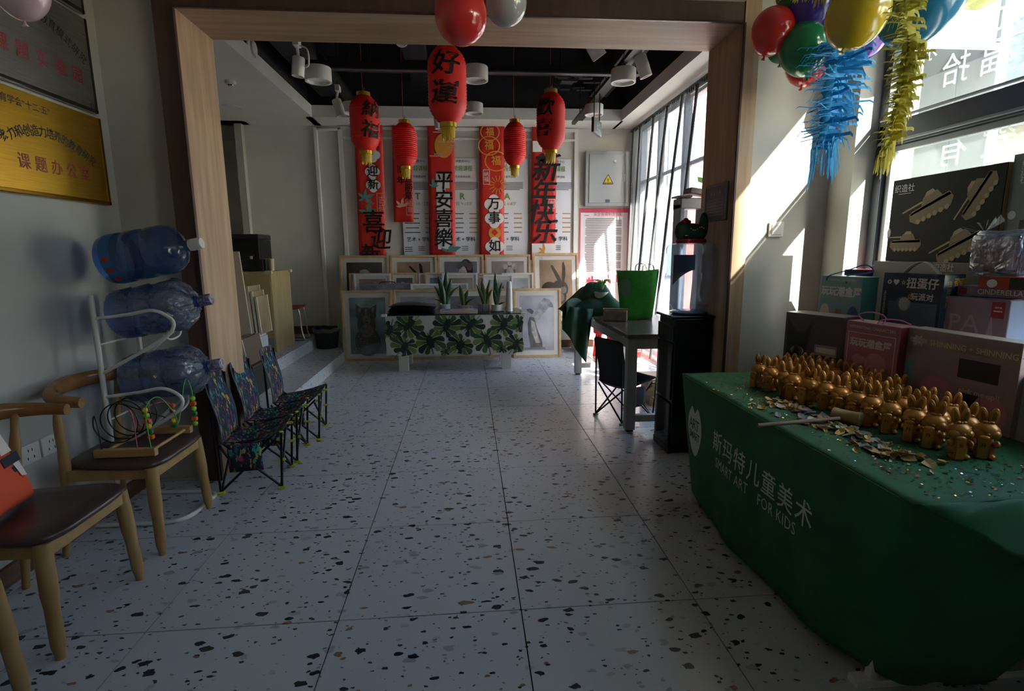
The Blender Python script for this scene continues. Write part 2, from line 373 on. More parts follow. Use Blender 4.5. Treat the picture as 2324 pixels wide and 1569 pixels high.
# ---- front window (window_1)
alu = mat('grey_window_frame', '#4a4e54', .4, .4); alu_l = mat('light_grey_bead', '#8d9196', .4, .3)
glass = thin('dimming_window_glass', '#e2e7e5', .01, 1.0, .03, '#e8f2f2'); clear = thin('clear_window_glass', '#ffffff', .01, 1.0)  # front pane tint added to cut the daylight in the near room
w1 = sempty('window_1', (WX, 1.2, 1.9))
def bars(n, L, m, par):
    for b in L: obj(n, B(b), m, par, bevel=.004)
bars('frame_rail', [((WX, 1.16, 2.31), (.09, 4.7, .15)), ((WX, 1.16, 3.28), (.09, 4.7, .06)), ((WX, 1.16, .80), (.09, 4.7, .06))], alu, w1)
bars('frame_bead', [((WX-.05, 1.16, 2.255), (.03, 4.66, .018)), ((WX-.05, 1.16, 2.40), (.03, 4.66, .012))], alu_l, w1)
bars('frame_stile', [((WX, 3.49, 2.0), (.09, .07, 2.5)), ((WX, .93, 2.0), (.09, .07, 2.5))], alu, w1)
bars('sash', [((WX+.01, 3.43, 1.52), (.05, .035, 1.42)), ((WX+.01, 2.31, 2.215), (.05, 2.26, .035))], mat('sash_white', '#aeb4b6', .4), w1)
for z, h in ((2.82, .88), (1.55, 1.42)): obj('pane', B(((WX, 2.21, z), (.006, 2.5, h))), glass, w1)
# white brush lettering painted on the outside of the glass, seen mirrored
bm = NB(); X = WX+.01
def ww(s, u, v, h, b=-.004, rz=0):
    p = at(u, v, 'x', X); text(bm, s, h, frame(p, (0, -1, 0), (0, 0, 1)) @ RZ(rz) @ M.Scale(-1, 4, (1, 0, 0)), b)
ww('7', 2185, 30, .2); ww('4', 2172, 60, .1); ww('拾', 2168, 160, .19); ww('福', 2262, 130, .19); ww('广', 2300, 110, .2); ww('有', 2160, 345, .2); ww('贺', 2262, 320, .2); ww('水', 2110, 120, .12)
ww('玩', 2300, 20, .2)
obj('painted_lettering', bm, thin('white_paint_on_glass', '#ffffff', .3, 1, .75, '#f4f6f6'), w1)

# ---- far window (window_2)
w2 = sempty('window_2', (FX+.05, 6.5, 1.8))
bars('frame_rail', [((FX+.08, 6.5, 3.41), (.08, 4.2, .08)), ((FX+.08, 6.5, .11), (.08, 4.2, .08)), ((FX+.08, 6.5, 2.62), (.06, 4.2, .05))], alu, w2)
bars('frame_stile', [((FX+.08, y, 1.76), (.09, .07, 3.3)) for y in (4.6, 5.6, 6.75, 7.65, 8.42)], alu, w2)
for a, b in ((4.63, 5.57), (5.63, 6.72), (6.78, 7.62), (7.68, 8.39)):
    obj('pane', B(((FX+.08, (a+b)/2, 1.76), (.006, b-a, 3.2))), clear, w2)

# ---- outside
pave = noisy('pavement', '#c6c2b6', '#b4b0a6', 6, .8)
struct('ground_outside', B(((14, 0, -.12), (22.3, 60, .2))), pave)
brd = mat('white_board', '#a4a9aa', .6)
o = obj('cladding_panel', B(((3.9, 4.35, 2.6), (.08, .95, 5.4)), ((3.85, 4.20, 2.6), (.01, .01, 5.4))), brd); tag(o, 'tall white cladding panel standing outside the front window', 'panel')
conc = noisy('concrete', '#8f8c86', '#77746e', 4, .9, (1, 1, 3))
t = thing('overpass', 'grey concrete overpass with a metal rail seen high through the front window', 'overpass', (14, 4, 0))
obj('deck', B(((14, 4, 6.0), (3, 40, 1.4))), conc, t); obj('girder', B(((14, 4, 5.0), (2, 40, .6))), conc, t)
for y in (-8, 2, 14): obj('pier', B(((14, y, 2.3), (1.2, 1.2, 4.8))), conc, t)
for z in (7.0, 7.3): obj('rail', B(((12.6, 4, z), (.08, 40, .08))), whitem, t)
t = thing('sun_block_box', 'unseen grey box added over the pavement to block sun at the far window', 'sun blocker', (3.3, 4.9, 3.0))  # out of view, added to keep the sun off a leaning picture
obj('box', B(((3.35, 4.7, 3.3), (.9, 1.7, .6))), mat('dark_facade', '#50565c', .6), t); obj('trim', B(((3.35, 4.7, 3.0), (.94, 1.74, .05))), alu, t)
t = thing('shutter_building', 'dark grey building with a ribbed roller shutter across the street', 'building', (9.5, 3.6, 0))
obj('wall', B(((10.0, 1.5, 1.7), (.6, 5.4, 3.6))), mat('dark_facade', '#50565c', .6), t)
for i in range(14): obj('shutter_slat', B(((9.66, 1.5, .35+i*.22), (.05, 4.9, .19))), mat('shutter_grey', '#4a5056', .5, .3), t)
t = thing('white_building', 'sunlit white building with tall grey windows across the street', 'building', (9, 13, 0))
wb = noisy('sunlit_render', '#d9d5cc', '#cfcac0', 2, .8)
obj('wall', B(((7.8, 18.5, 3.0), (8.6, 4, 6.4))), wb, t)
for x in (4.6, 6.6, 8.6, 10.6):
    for z in (1.6, 4.4): f = obj('window', B(((x, 16.46, z), (1.0, .1, 1.7))), alu, t); obj('pane', B(((x, 16.41, z), (.86, .02, 1.55))), mat('far_glass', '#6f8597', .1), f)
obj('cornice', B(((7.8, 16.42, 3.05), (8.6, .25, .2))), conc, t)
o = obj('red_banner', B(((5.9, 13.7, 1.49), (.55, .08, 3.0))), mat('faded_red', '#c2543f', .7)); tag(o, 'faded red street banner standing outside beyond the curtain strips', 'banner')
t = thing('sun_block_slab', 'unseen tall slab added beyond the street to block sun at the front window', 'building', (8.2, -18, 0)); obj('wall', B(((8.2, -18.05, 7), (.5, 24, 14.3))), conc, t)  # unseen slab, added and shaped to cut off sun through the front window
# ================================================================== LEFT SIDE
def balloon(u, v, wpx, D, colr, label, tilt=(0, 0), group='balloons', el=1.18, clear=False):
    d = D/wpx*FPX; p = CO + _ray(u, v)*d
    m = mat('balloon_'+colr, colr, .18, 0, spec=.6, coat=.4)
    N, L, b = nodes(m); b.inputs['Subsurface Weight'].default_value = .25; b.inputs['Subsurface Radius'].default_value = (.05, .05, .05)
    prof = []
    for i in range(19):
        a = PI*i/18; r = math.sin(a)*(1+.10*math.cos(a)); z = math.cos(a)*el
        prof.append((max(r, 0)*D/2, z*D/2))
    t = thing('balloon', label, 'balloon', p, group)
    R_ = RX(math.radians(tilt[0])) @ RY(math.radians(tilt[1]))
    bm = NB(); lathe(bm, prof, (0, 0, 0), 28, R_); obj('skin', bm, m, t, smooth=180, world=False)
    bm = NB(); lathe(bm, [(.004, -D*el/2+.002), (.006, -D*el/2-.008), (.014, -D*el/2-.02), (0, -D*el/2-.018)], (0, 0, 0), 10, R_); obj('knot', bm, m, t, smooth=180, world=False)
    return t, p
balloon(45, -24, 112, .20, '#c9a9ae', 'pale mauve pink balloon in the top left corner above the wall plaques', (0, 0), 'balloons under the near ceiling')
balloon(1045, 28, 118, .26, '#e0332f', 'large red balloon hanging over the timber header at centre', (180, 8), 'balloons under the near ceiling')
balloon(1150, 2, 92, .22, '#a9a7a8', 'grey balloon touching the red one at top centre', (180, -10), 'balloons under the near ceiling')
balloon(1105, 6, 40, .10, '#e0332f', 'small red balloon wedged between the red and grey balloons', (180, 0), 'balloons under the near ceiling')

# wall plaques
def plaque(name, z0, z1, y0, y1, m, label, texts, edge):
    t = thing(name, label, 'plaque', (-2.26, y1, z0))
    obj('plate', B(((-2.235, (y0+y1)/2, (z0+z1)/2), (.018, y1-y0, z1-z0))), m, t, bevel=.003)
    obj('bevelled_edge', B(((-2.231, (y0+y1)/2, z0+.012), (.016, y1-y0, .02)), ((-2.231, y1-.012, (z0+z1)/2), (.016, .02, z1-z0))), edge, t, bevel=.003)
    for cl, items in texts:
        bm = NB()
        for s, y, z, h, rz, sx in items: text(bm, s, h, frame((-2.2245, y, z), (0, 1, 0), (0, 0, 1)) @ RZ(rz), .006, 1, 0, None, 1, sx)
        obj('engraving', bm, cl, t)
    return t
brass = noisy('brushed_brass', '#c79a35', '#b3852b', 3, .32, (1, 2, 60), 4, .0, .3, .7, .95)
steel = noisy('brushed_steel', '#a5a29c', '#8d8a84', 3, .3, (1, 2, 60), 4, .0, .3, .7, .95)
redp = mat('red_paint', '#8c1a20', .5)
arc = lambda s, y0, y1, z0, rise, h: [(c, y0+(y1-y0)*(i+.5)/len(s), z0+rise*math.sin(PI*(i+.5)/len(s)), h, .75*math.cos(PI*(i+.5)/len(s)), .9) for i, c in enumerate(s)]
plaque('gold_plaque', 1.885, 2.40, 2.72, 3.665, brass, 'brushed gold wall plaque engraved in black and red, lowest of the three plaques', [
    (ink, [('中国教育学会“十二·五”', 3.02, 2.335, .045, 0, 1)] + arc('想象力和创造力培养的教育研究', 2.84, 3.56, 2.12, .10, .062)),
    (redp, [('课', 3.02, 2.045, .085, 0, 1), ('题', 3.13, 2.045, .085, 0, 1), ('办', 3.24, 2.045, .085, 0, 1), ('公', 3.35, 2.045, .085, 0, 1), ('室', 3.46, 2.045, .085, 0, 1)])],
    mat('brass_edge', '#8f6a20', .25, 1))
plaque('silver_plaque', 2.425, 2.955, 2.72, 3.655, steel, 'brushed silver wall plaque with red characters above the gold one', [
    (ink, arc('力培养与幼小衔接教育模式研究', 2.84, 3.60, 2.70, .13, .062) + [('二〇一五年', 3.57, 2.46, .025, 0, 1)]),
    (redp, [(c, 2.99+.13*i, 2.60, .09, 0, 1) for i, c in enumerate('课题实验园')])], mat('steel_edge', '#57534e', .25, 1))
plaque('silver_plaque', 2.98, 3.40, 2.72, 3.65, steel, 'dark silver wall plaque cut off by the top edge above the others', [], mat('steel_edge', '#57534e', .25, 1))
t = thing('wall_socket', 'white double wall socket behind the wooden chairs', 'socket', (-2.26, 2.86, .5))
for y in (2.79, 2.93):
    p = obj('socket_plate', B(((-2.252, y, .58), (.014, .128, .1))), whitep, t, bevel=.004)
    obj('socket_holes', B(*[((-2.2445, y+a, .58+b), (.002, .004, .014)) for a, b in ((-.02, -.02), (.02, -.02), (-.012, .02), (.012, .02))]), ink, p)
# wooden chairs
chw = noisy('ash_wood', '#a88855', '#927243', 3, .38, (4, 4, 1.2), 4)
chw2 = noisy('ash_rail', '#8f6436', '#7c532a', 3, .22, (1.5, 4, 4), 4)
leather = noisy('brown_leather', '#3a2a26', '#443230', 14, .3, bump=.05)
def wooden_chair(loc, label, rot=0):
    t = thing('wooden_chair', label, 'chair', loc, 'wooden chairs along the left wall', rot)
    H = .50
    def sq(u, v):          # rounded trapezoid seat
        a = 2*u-1; b = 2*v-1
        x = -.24+.52*(u); wy = .235+.065*u
        return x, wy*b*(1-.10*max(0, a)**4)
    bm = NB(); pts = []
    n = 40
    for i in range(n):
        a = 2*PI*i/n; c, s = math.cos(a), math.sin(a)
        x = abs(c)**.45*math.copysign(1, c); y = abs(s)**.45*math.copysign(1, s)
        pts.append((.02+.26*x, y*(.255+.035*x)))
    for z0, z1, k in ((0, 0, 0),):
        ring = []
        for z, sc in ((H-.022, .955), (H-.008, 1.0), (H+.004, .995), (H+.014, .93), (H+.016, .6), (H+.012, .25)):
            ring.append([bm.verts.new((.02+(x-.02)*sc, y*sc, z)) for x, y in pts])
        for A, Bq in zip(ring, ring[1:]):
            for i in range(n): bm.faces.new((A[i], A[(i+1) % n], Bq[(i+1) % n], Bq[i]))
        bm.faces.new(ring[0][::-1]); bm.faces.new(ring[-1])
    obj('seat', bm, leather, t, smooth=60, world=False)
    bm = NB()
    for s in (-1, 1):
        bx(bm, (.02, s*.232, H-.052), (.42, .022, .055))
    bx(bm, (.235, 0, H-.052), (.022, .44, .055)); bx(bm, (-.20, 0, H-.052), (.022, .38, .055))
    obj('apron', bm, chw, t, bevel=.003, world=False)
    for s in (-1, 1):
        bm = NB(); sweep(bm, smooth_path([(.225, s*.235, H-.02), (.228, s*.24, H-.09), (.236, s*.252, .22), (.245, s*.262, .02), (.246, s*.263, .002)], 4), [.030]*4+[.031]*4+[.026]*4+[.0185]*4+[.018], 12); obj('leg', bm, chw, t, smooth=60, world=False)
        bm = NB(); sweep(bm, smooth_path([(-.26, s*.235, .002), (-.225, s*.225, .25), (-.205, s*.22, H), (-.20, s*.23, .68), (-.185, s*.245, .87)], 4), [.017]*3+[.022]*4+[.026]*3+[.022]*4+[.016]*3, 12); obj('leg', bm, chw, t, smooth=60, world=False)
    bm = NB(); path = smooth_path([(-.01, -.315, .862), (-.13, -.30, .872), (-.235, -.20, .887), (-.275, 0, .893), (-.235, .20, .887), (-.13, .30, .872), (-.01, .315, .862)], 6)
    k = len(path)-1
    sweep(bm, path, [.024+.013*math.sin(PI*i/k)**2 for i in range(k+1)], 12, sy=1.15); obj('back_rail', bm, chw2, t, smooth=60, world=False)
    return t
wooden_chair((-1.90, 3.03, 0), 'wooden chair with a brown leather seat holding the bead maze, farthest of the row')
wooden_chair((-1.89, 2.285, 0), 'wooden chair with a brown leather seat and the orange cushion')
wooden_chair((-1.87, 1.56, 0), 'wooden chair of which only a front leg shows at bottom left')
# cushion
bm = NB()
def cush(u, v):
    a, b = 2*u-1, 2*v-1; e = (1-abs(a)**3)*(1-abs(b)**3)
    return a, b, e
for sgn in (1, -1):
    grid(bm, lambda u, v: V((cush(u, v)[0]*.19*(1-.05*(1-abs(cush(u, v)[1]))), cush(u, v)[1]*.19, sgn*.07*cush(u, v)[2]**.5)), 16, 16)
bmesh.ops.remove_doubles(bm, verts=bm.verts, dist=.0005)
cu = thing('cushion', 'orange cushion with white and navy print leaning back on the near chair', 'cushion', (-2.02, 2.22, .53))
mtx = M.Translation((-1.99, 2.21, .70)) @ RZ(math.radians(12)) @ RY(math.radians(66))
bmesh.ops.transform(bm, matrix=mtx, verts=bm.verts)
obj('cover', bm, mat('orange_fabric', '#d8512e', .8), cu, smooth=180)
bm = NB(); poly(bm, [(-.13, .02), (-.03, .0), (-.03, .07), (-.13, .08)], mtx @ T(0, .06, .072)); poly(bm, [(.02, .03), (.08, .03), (.09, .06), (.02, .07)], mtx @ T(0, .06, .070)); obj('print', bm, mat('cushion_white', '#d9cfc6', .8), cu)
bm = NB(); poly(bm, [(-.02, .0), (.02, -.01), (.02, .10), (-.02, .11)], mtx @ T(0, .04, .074)); poly(bm, [(.03, .09), (.055, .09), (.055, .15), (.03, .15)], mtx @ T(0, -.02, .068)); obj('print', bm, mat('navy_print', '#1d2338', .8), cu)
# bead maze
ply = noisy('pine', '#b8935f', '#a3804d', 3, .5, (1, 6, 6))
S = .519
t = thing('bead_maze', 'wooden bead maze toy with coiled wires on the farther wooden chair', 'toy', (-1.93, 3.05, S))
for y in (2.87, 3.24): obj('base_bar', B(((-1.92, y, S+.022), (.31, .035, .044))), ply, t, bevel=.004)
for x in (-2.04, -1.80):
    bm = NB(); sweep(bm, [(x, 2.88, S+.022), (x, 3.23, S+.022)], .009, 10); obj('crossbar', bm, ply, t, smooth=60)
gw, kw, pw = mat('green_wire', '#3fae4a', .3), mat('black_wire', '#151013', .3), mat('pink_wire', '#c8546a', .3)
def wire(pts, m, r=.0028, n=8, name='wire'):
    bm = NB(); sweep(bm, smooth_path(pts, n), r, 6); return obj(name, bm, m, t, smooth=180)
coil = [(-2.04, 2.87, S+.03), (-2.05, 2.88, S+.15)]
for i in range(41):
    a = 2*PI*i/10+2.6; coil.append((-1.985+.105*math.cos(a), 2.90+i*.006, S+.165+.105*math.sin(a)))
coil += [(-1.86, 3.2, S+.1), (-1.86, 3.24, S+.04)]
wire(coil, kw, .0035, 4)
wire([(-1.86, 2.87, S+.03), (-1.87, 2.88, S+.22), (-1.90, 2.9, S+.25), (-1.90, 3.0, S+.12), (-1.93, 3.12, S+.2), (-1.86, 3.22, S+.19), (-1.84, 3.24, S+.04)], pw)
wire([(-1.79, 2.87, S+.03), (-1.80, 2.88, S+.25), (-1.77, 2.95, S+.30), (-1.74, 3.02, S+.2), (-1.78, 3.14, S+.1), (-1.76, 3.22, S+.33), (-1.74, 3.24, S+.26), (-1.74, 3.24, S+.04)], gw)
bc = [mat('bead_'+n, c, .3) for n, c in (('yellow', '#e2b81f'), ('green', '#1f7a3c'), ('lime', '#8cb82a'), ('orange', '#dd5a22'), ('red', '#c6321f'))]
def beads(x, y, z, seq, dx=0):
    for i, k in enumerate(seq):
        bm = NB(); zz = z+i*.031; c = (x+dx*i, y, zz)
        if k % 2: bx(bm, c, (.028, .028, .022), None, .003)
        else: ball(bm, c, .0155, 12, 8)
        obj('bead', bm, bc[k % 5], t, smooth=40)
beads(-1.86, 3.0, S+.06, (3, 1, 0, 3, 2, 0), -.003); beads(-1.84, 3.2, S+.06, (1, 0, 2, 4, 3)); beads(-1.74, 3.24, S+.056, (2, 3, 1, 2, 3, 2))

t.location.x += .085
# water bottles on the rack
pet = thin('blue_bottle_plastic', '#8fb0dc', .10, 2.5, .10, '#6f96c8', .15, 14)
petw = thin('shrink_film', '#d4dcea', .10, 4.0, .14, '#c4ccd8', 1.0, 18)
def bottle_prof():
    R_ = .138
    return [(0, .012), (.08, .006), (.118, 0), (.134, .014), (R_, .035), (R_, .105), (.124, .117), (.124, .13), (R_, .142), (R_, .215), (.124, .227), (.124, .243), (R_, .255), (R_, .32), (.128, .352), (.10, .383), (.065, .402), (.035, .413), (.028, .42), (.028, .455)]
def bottle(a, axis, label, capm, wrap, lab, roll=0):
    a = V(a); axis = V(axis).normalized(); q = V((0, 0, 1)).rotation_difference(axis).to_matrix().to_4x4()
    mt = M.Translation(a) @ q @ M.Scale(1.1, 4, (0, 0, 1)) @ M.Scale(1.04, 4, (1, 0, 0)) @ M.Scale(1.04, 4, (0, 1, 0))
    t = thing('water_bottle', label, 'bottle', a, 'spare water bottles on the rack')
    bm = NB(); lathe(bm, bottle_prof(), (0, 0, 0), 36, mt); obj('body', bm, pet, t, smooth=50)
    bm = NB(); lathe(bm, [(.031, .44), (.033, .455), (.033, .50), (.029, .505), (0, .505)], (0, 0, 0), 20, mt); c = obj('cap', bm, capm, t, smooth=50)
    bm = NB(); lathe(bm, [(.034, .43), (.034, .436), (.031, .436)], (0, 0, 0), 20, mt); obj('neck_ring', bm, mat('blue_neck', '#1f3f86', .2), t, smooth=50)
    if wrap:
        bm = NB(); prof = [(r+.003, z) for r, z in bottle_prof()[3:-3]]; prof.append((.045, .425)); vs = lathe(bm, prof, (0, 0, 0), 48, mt)
        rnd = random.Random(int(a.z*100))
        for v in bm.verts:
            l = mt.inverted() @ v.co; an = math.atan2(l.y, l.x); k = .004*math.sin(an*17+l.z*40)+rnd.uniform(-.004, .004)
            if l.z > .3: k += rnd.uniform(-.004, .014)+.006*math.sin(an*11)
            d = V((l.x, l.y, 0)).normalized(); v.co = mt @ (l+d*k)
        obj('film_wrap', bm, petw, t, smooth=180)
    if lab:
        bm = NB(); lathe(bm, [(.1395, .045), (.1395, .10)], (0, 0, 0), 36, mt); obj('label_band', bm, mat('blue_label', '#1f6fa8', .5), t, smooth=180)
        bm = NB(); rr = .1402
        for i in range(3):          # three worn red marks, no longer legible
            an = math.radians(-38-i*26) + roll; k_ = [(.019*(1+.28*math.sin(j*2.6+i))*math.cos(j*PI/7), .017*(1+.28*math.cos(j*3.1+i*2))*math.sin(j*PI/7)) for j in range(14)]
            poly(bm, k_, mt @ RZ(an) @ M.Translation((rr, 0, .072)) @ frame((0, 0, 0), (0, 0, 1), (0, -1, 0)))
        obj('label_mark', bm, mat('label_red', '#b3241c', .5), t)
    return t
capd = noisy('printed_cap', '#2c2a48', '#8f8aa8', 60, .3)
bottle((-2.10, 3.36, 1.545), (.55, -.02, .10), 'blue water bottle with a white cap, topmost on the rack', whitep, False, True)
bottle((-2.08, 3.36, 1.225), (.55, -.02, .09), 'film wrapped blue water bottle in the middle of the rack', capd, True, False)
bottle((-2.06, 3.36, .83), (.55, -.02, .09), 'film wrapped blue water bottle at the bottom of the rack', capd, True, False)
t = thing('bottle_rack', 'white tubular steel rack holding three water bottles against the left wall', 'rack', (-2.0, 3.36, 0))
def tube(pts, r=.011, n=6, name='tube', m=whitem, closed=False, seg=10, par=None):
    bm = NB(); sweep(bm, smooth_path(pts, n, closed) if n else pts, r, seg, closed); return obj(name, bm, m, par or t, smooth=60)
for y, ex in ((3.14, 0), (3.52, .13)):
    tube([(-2.08, y, .02), (-2.08, y, 1.36)], .014, 0, 'post')
    for z in (1.25, .80):
        tube([(-2.07, y, z-.02), (-1.90, y, z+.0), (-1.76-ex, y, z+.02), (-1.67-ex, y, z-.03), (-1.67-ex, y, z-.09), (-1.74-ex, y, z-.15), (-1.9-ex*.6, y, z-.24), (-2.07, y, z-.33)], .010, 6, 'side_loop')
for z in (1.10, .66): tube([(-1.72, 3.14, z+.03), (-1.74, 3.24, z-.01), (-1.78, 3.42, z-.01), (-1.82, 3.52, z+.03)], .006, 6, 'cradle_rod'); tube([(-2.08, 3.16, z-.02), (-2.08, 3.56, z-.02)], .006, 0, 'cradle_rod')
tube([(-2.2, 3.1, .014), (-1.84, 3.10, .014), (-1.72, 3.16, .014), (-1.70, 3.34, .014), (-1.74, 3.50, .014), (-2.2, 3.54, .014)], .014, 6, 'base_loop')
for x in (-1.86,): tube([(x, 3.12, .02), (x, 3.16, .30)], .010, 0, 'brace')

# folding camping chairs
floral = cells('floral_canvas', '#12202e', ['#2f7f80', '#1d3a5a', '#b79a55', '#25456b', '#a02a5c', '#1d5a63', '#8f7a4a', '#1b2c46', '#3f9a8a', '#b98b4a'], 26, .46, .85, .5, (1.5, 1.5, .6), 5)
yel = mat('yellow_clip', '#b9bd2c', .4)
piping = mat('grey_piping', '#4d5468', .7)
def fold_chair(name, loc, rot, label, fab, pip, clip=yel, group='folding camping chairs in the row'):
    t = thing(name, label, 'chair', loc, group, math.radians(rot))
    W = .19
    def tb(a, b, nm='leg', r=.0085): bm = NB(); sweep(bm, [a, b], r, 8); return obj(nm, bm, blackm, t, smooth=60, world=False)
    for s in (-1, 1):
        tb((.19, s*W, .012), (.215, s*(W+.01), .40)); tb((-.19, s*W, .012), (-.205, s*(W-.005), .76), 'back_post')
        tb((.19, s*W, .02), (-.16, s*(W-.01), .36), 'cross_tube'); tb((-.19, s*W, .02), (.18, s*(W-.01), .36), 'cross_tube')
    for x in (.185, -.185):
        tb((x, -W, .02), (x*.93, W-.01, .33), 'cross_tube'); tb((x, W, .02), (x*.93, -W+.01, .33), 'cross_tube')
    for x in (.19, -.19):
        for s in (-1, 1): obj('foot', B(((x, s*W, .012), (.05, .032, .024), None, .006)), clip, t, smooth=40, world=False); 
    for s in (-1, 1): obj('clip', B(((.203, s*W, .21), (.05, .02, .018), None, .004)), clip, t, world=False); obj('clip', B(((.20, s*(W-.01), .352), (.045, .03, .016), None, .004)), clip, t, world=False)
    for s in (-1, 1): bm = NB(); ball(bm, (.215, s*(W+.005), .408), (.014, .014, .006)); obj('stud', bm, clip, t, smooth=180, world=False)
    # seat and back: one sling of canvas each
    bm = NB()
    def seat(u, v):
        x = -.165+.385*u; y = (2*v-1)*(.15+.05*u); sag = .06*(1-(2*v-1)**2)*math.sin(PI*min(1, u*1.0)*.9+.25)
        return V((x, y, .345+.065*u**2 - sag))
    grid(bm, seat, 12, 10); obj('seat', bm, fab, t, smooth=180, solid=.006, world=False)
    bm = NB()
    def back(u, v):
        y = (2*u-1)*(.185+.015*v); x = -.155-.05*v+.012*math.sin(v*5) - .035*(1-(2*u-1)**2)*(.4+.6*v); return V((x, y, .345+.435*v+.01*(1-(2*u-1)**2)*v - (.02 if v > .97 and abs(2*u-1) > .95 else 0)))
    grid(bm, back, 10, 14); obj('backrest', bm, fab, t, smooth=180, solid=.006, world=False)
    bm = NB(); sweep(bm, [back(0, i/14) for i in range(15)]+[back(i/10, 1) for i in range(1, 11)]+[back(1, 1-i/14) for i in range(1, 15)], .005, 6); obj('piping', bm, pip, t, smooth=180, world=False)
    bm = NB()
    grid(bm, lambda u, v: V((-.02+.05*math.sin(PI*u)*0+(u-.5)*.21, -W+.005-.015*math.sin(PI*v), .34-.19*v)), 6, 5); obj('side_pocket', bm, fab, t, smooth=180, solid=.006, world=False)
    return t
fold_chair('camping_chair', (-1.505, 3.70, 0), 8, 'floral folding camping chair nearest the wooden chairs, its side pocket showing', floral, piping)
fold_chair('camping_chair', (-1.535, 4.17, 0), 5, 'floral folding camping chair in the middle of the left row', floral, piping)
fold_chair('camping_chair', (-1.505, 4.66, 0), 6, 'floral folding camping chair farthest along the left row by the step', floral, piping)
navy = mat('navy_canvas', '#20222e', .85)
fold_chair('camping_chair', (1.47, 4.87, 0), 25, 'plain navy folding camping chair under the wooden table', navy, navy, mat('olive_clip', '#8f8f34', .4), None)
t = thing('carton', 'low wooden framed seat board behind the navy chair under the table', 'board', (1.95, 5.2, .3))
obj('board', B(((1.98, 5.35, .28), (.34, .4, .02))), ply, t, bevel=.003); obj('side', B(((1.98, 5.16, .22), (.36, .02, .10))), ply, t); obj('support', B(((1.98, 5.35, .135), (.28, .3, .27))), ply, t)
# ================================================================== FAR ROOM: ceiling fittings
def rod(par, a, b, r, m, nm='rod'):
    bm = NB(); sweep(bm, [a, b], r, 8); return obj(nm, bm, m, par, smooth=60)
for x, lb in ((-1.33, 'black lighting track on the left of the dark ceiling'), (1.56, 'black lighting track on the right of the dark ceiling')):
    t = thing('lighting_track', lb, 'track', (x, 6.2, 3.4)); obj('channel', B(((x, 6.2, 3.40), (.05, 3.7, .04))), blackm, t)
    obj('tray', B(((x+(.09 if x > 0 else -.09), 6.2, 3.46), (.09, 3.7, .05))), blackm, t)
    for y in (4.8, 6.2, 7.6): rod(t, (x, y, 3.42), (x, y, 4.3), .006, blackm, 'hanger')
t = thing('cross_track', 'black crosswise track carrying the nearer ring lights', 'track', (.1, 5.6, 3.3)); obj('channel', B(((.1, 5.62, 3.345), (3.3, .09, .07))), black, t); obj('strip', B(((.1, 5.57, 3.303), (3.2, .03, .012))), mat('grey_strip', '#55555c', .5), t)
for x in (-.9, .95): rod(t, (x, 5.62, 3.36), (x, 5.62, 4.3), .012, black, 'hanger')
dif = mat('lamp_diffuser', '#e4e2dc', .5)
def ring_light(u, v, y, lb):
    p = at(u, v, 'y', y); t = thing('ring_light', lb, 'lamp', p, 'drum shaped pendant lamps')
    bm = NB(); lathe(bm, [(.0, .06), (.112, .06), (.115, .055), (.115, -.06), (.098, -.06), (.098, -.03)], p, 32); obj('drum', bm, whitep, t, smooth=40)
    bm = NB(); lathe(bm, [(0, -.028), (.098, -.028), (.098, -.034), (0, -.034)], p, 24); obj('diffuser', bm, dif, t, smooth=40)
    rod(t, p+V((0, 0, .06)), (p.x, p.y, 4.3), .004, black, 'suspension')
for a in ((722, 170, 5.25, 'white drum lamp at the near left under the dark ceiling'), (1079, 168, 5.25, 'white drum lamp near the middle, behind the largest lantern'), (1415, 173, 5.25, 'white drum lamp at the near right under the dark ceiling'),
          (800, 246, 7.0, 'white drum lamp at the far left, half behind a lantern'), (1075, 247, 7.0, 'white drum lamp at the far middle under the dark ceiling'), (1348, 250, 7.0, 'white drum lamp at the far right above the hanging sign')): ring_light(*a)
def spot(u, v, y, r, L, ax, lb, bracket=False):
    p = at(u, v, 'y', y); ax = V(ax).normalized(); t = thing('spotlight', lb, 'spotlight', p, 'track spotlights')
    mt = M.Translation(p) @ V((0, 0, -1)).rotation_difference(ax).to_matrix().to_4x4()
    bm = NB(); lathe(bm, [(0, L/2), (r*.9, L/2), (r, L/2-.01), (r, L*.1), (r*1.02, L*.09), (r*1.02, -L*.1), (r, -L*.11), (r, -L/2), (r*.85, -L/2), (r*.8, -L*.35), (0, -L*.33)], (0, 0, 0), 24, mt); obj('barrel', bm, whitep, t, smooth=40)
    top = p - ax*(L/2)*.9
    h = V((p.x, p.y, max(top.z+.10, 3.2)))
    rod(t, top, h, .012, whitep, 'stem'); rod(t, (h.x, h.y, h.z+.04), (h.x, h.y, 4.3), .007, black, 'suspension'); obj('track_adapter', B(((h.x, h.y, h.z+.02), (.05, .09, .06))), whitep, t, bevel=.005)
    if bracket: bm = NB(); sweep(bm, smooth_path([h, h+V((.08, 0, -.03)), p+V((.085, 0, .02)), p+V((.05, 0, 0))], 5), .007, 6); obj('bracket', bm, whitep, t, smooth=60)
spot(677, 152, 4.9, .05, .15, (-.12, 0, -1), 'white ribbed spotlight with a side bracket at the near left track', True)
spot(769, 245, 6.2, .05, .17, (.28, 0, -1), 'smooth white spotlight farther along the left track')
spot(1349, 108, 4.9, .065, .18, (.55, .1, -.8), 'white spotlight cut off by the timber header at right')
spot(1459, 150, 5.0, .055, .19, (.38, 0, -1), 'white cylindrical spotlight on the right track')
spot(911, 86, 4.9, .05, .10, (.1, -.5, -1), 'small spotlight peeking under the header behind the red balloon')
spot(993, 278, 7.6, .045, .16, (.1, 0, -1), 'white spotlight half hidden behind the largest lantern')
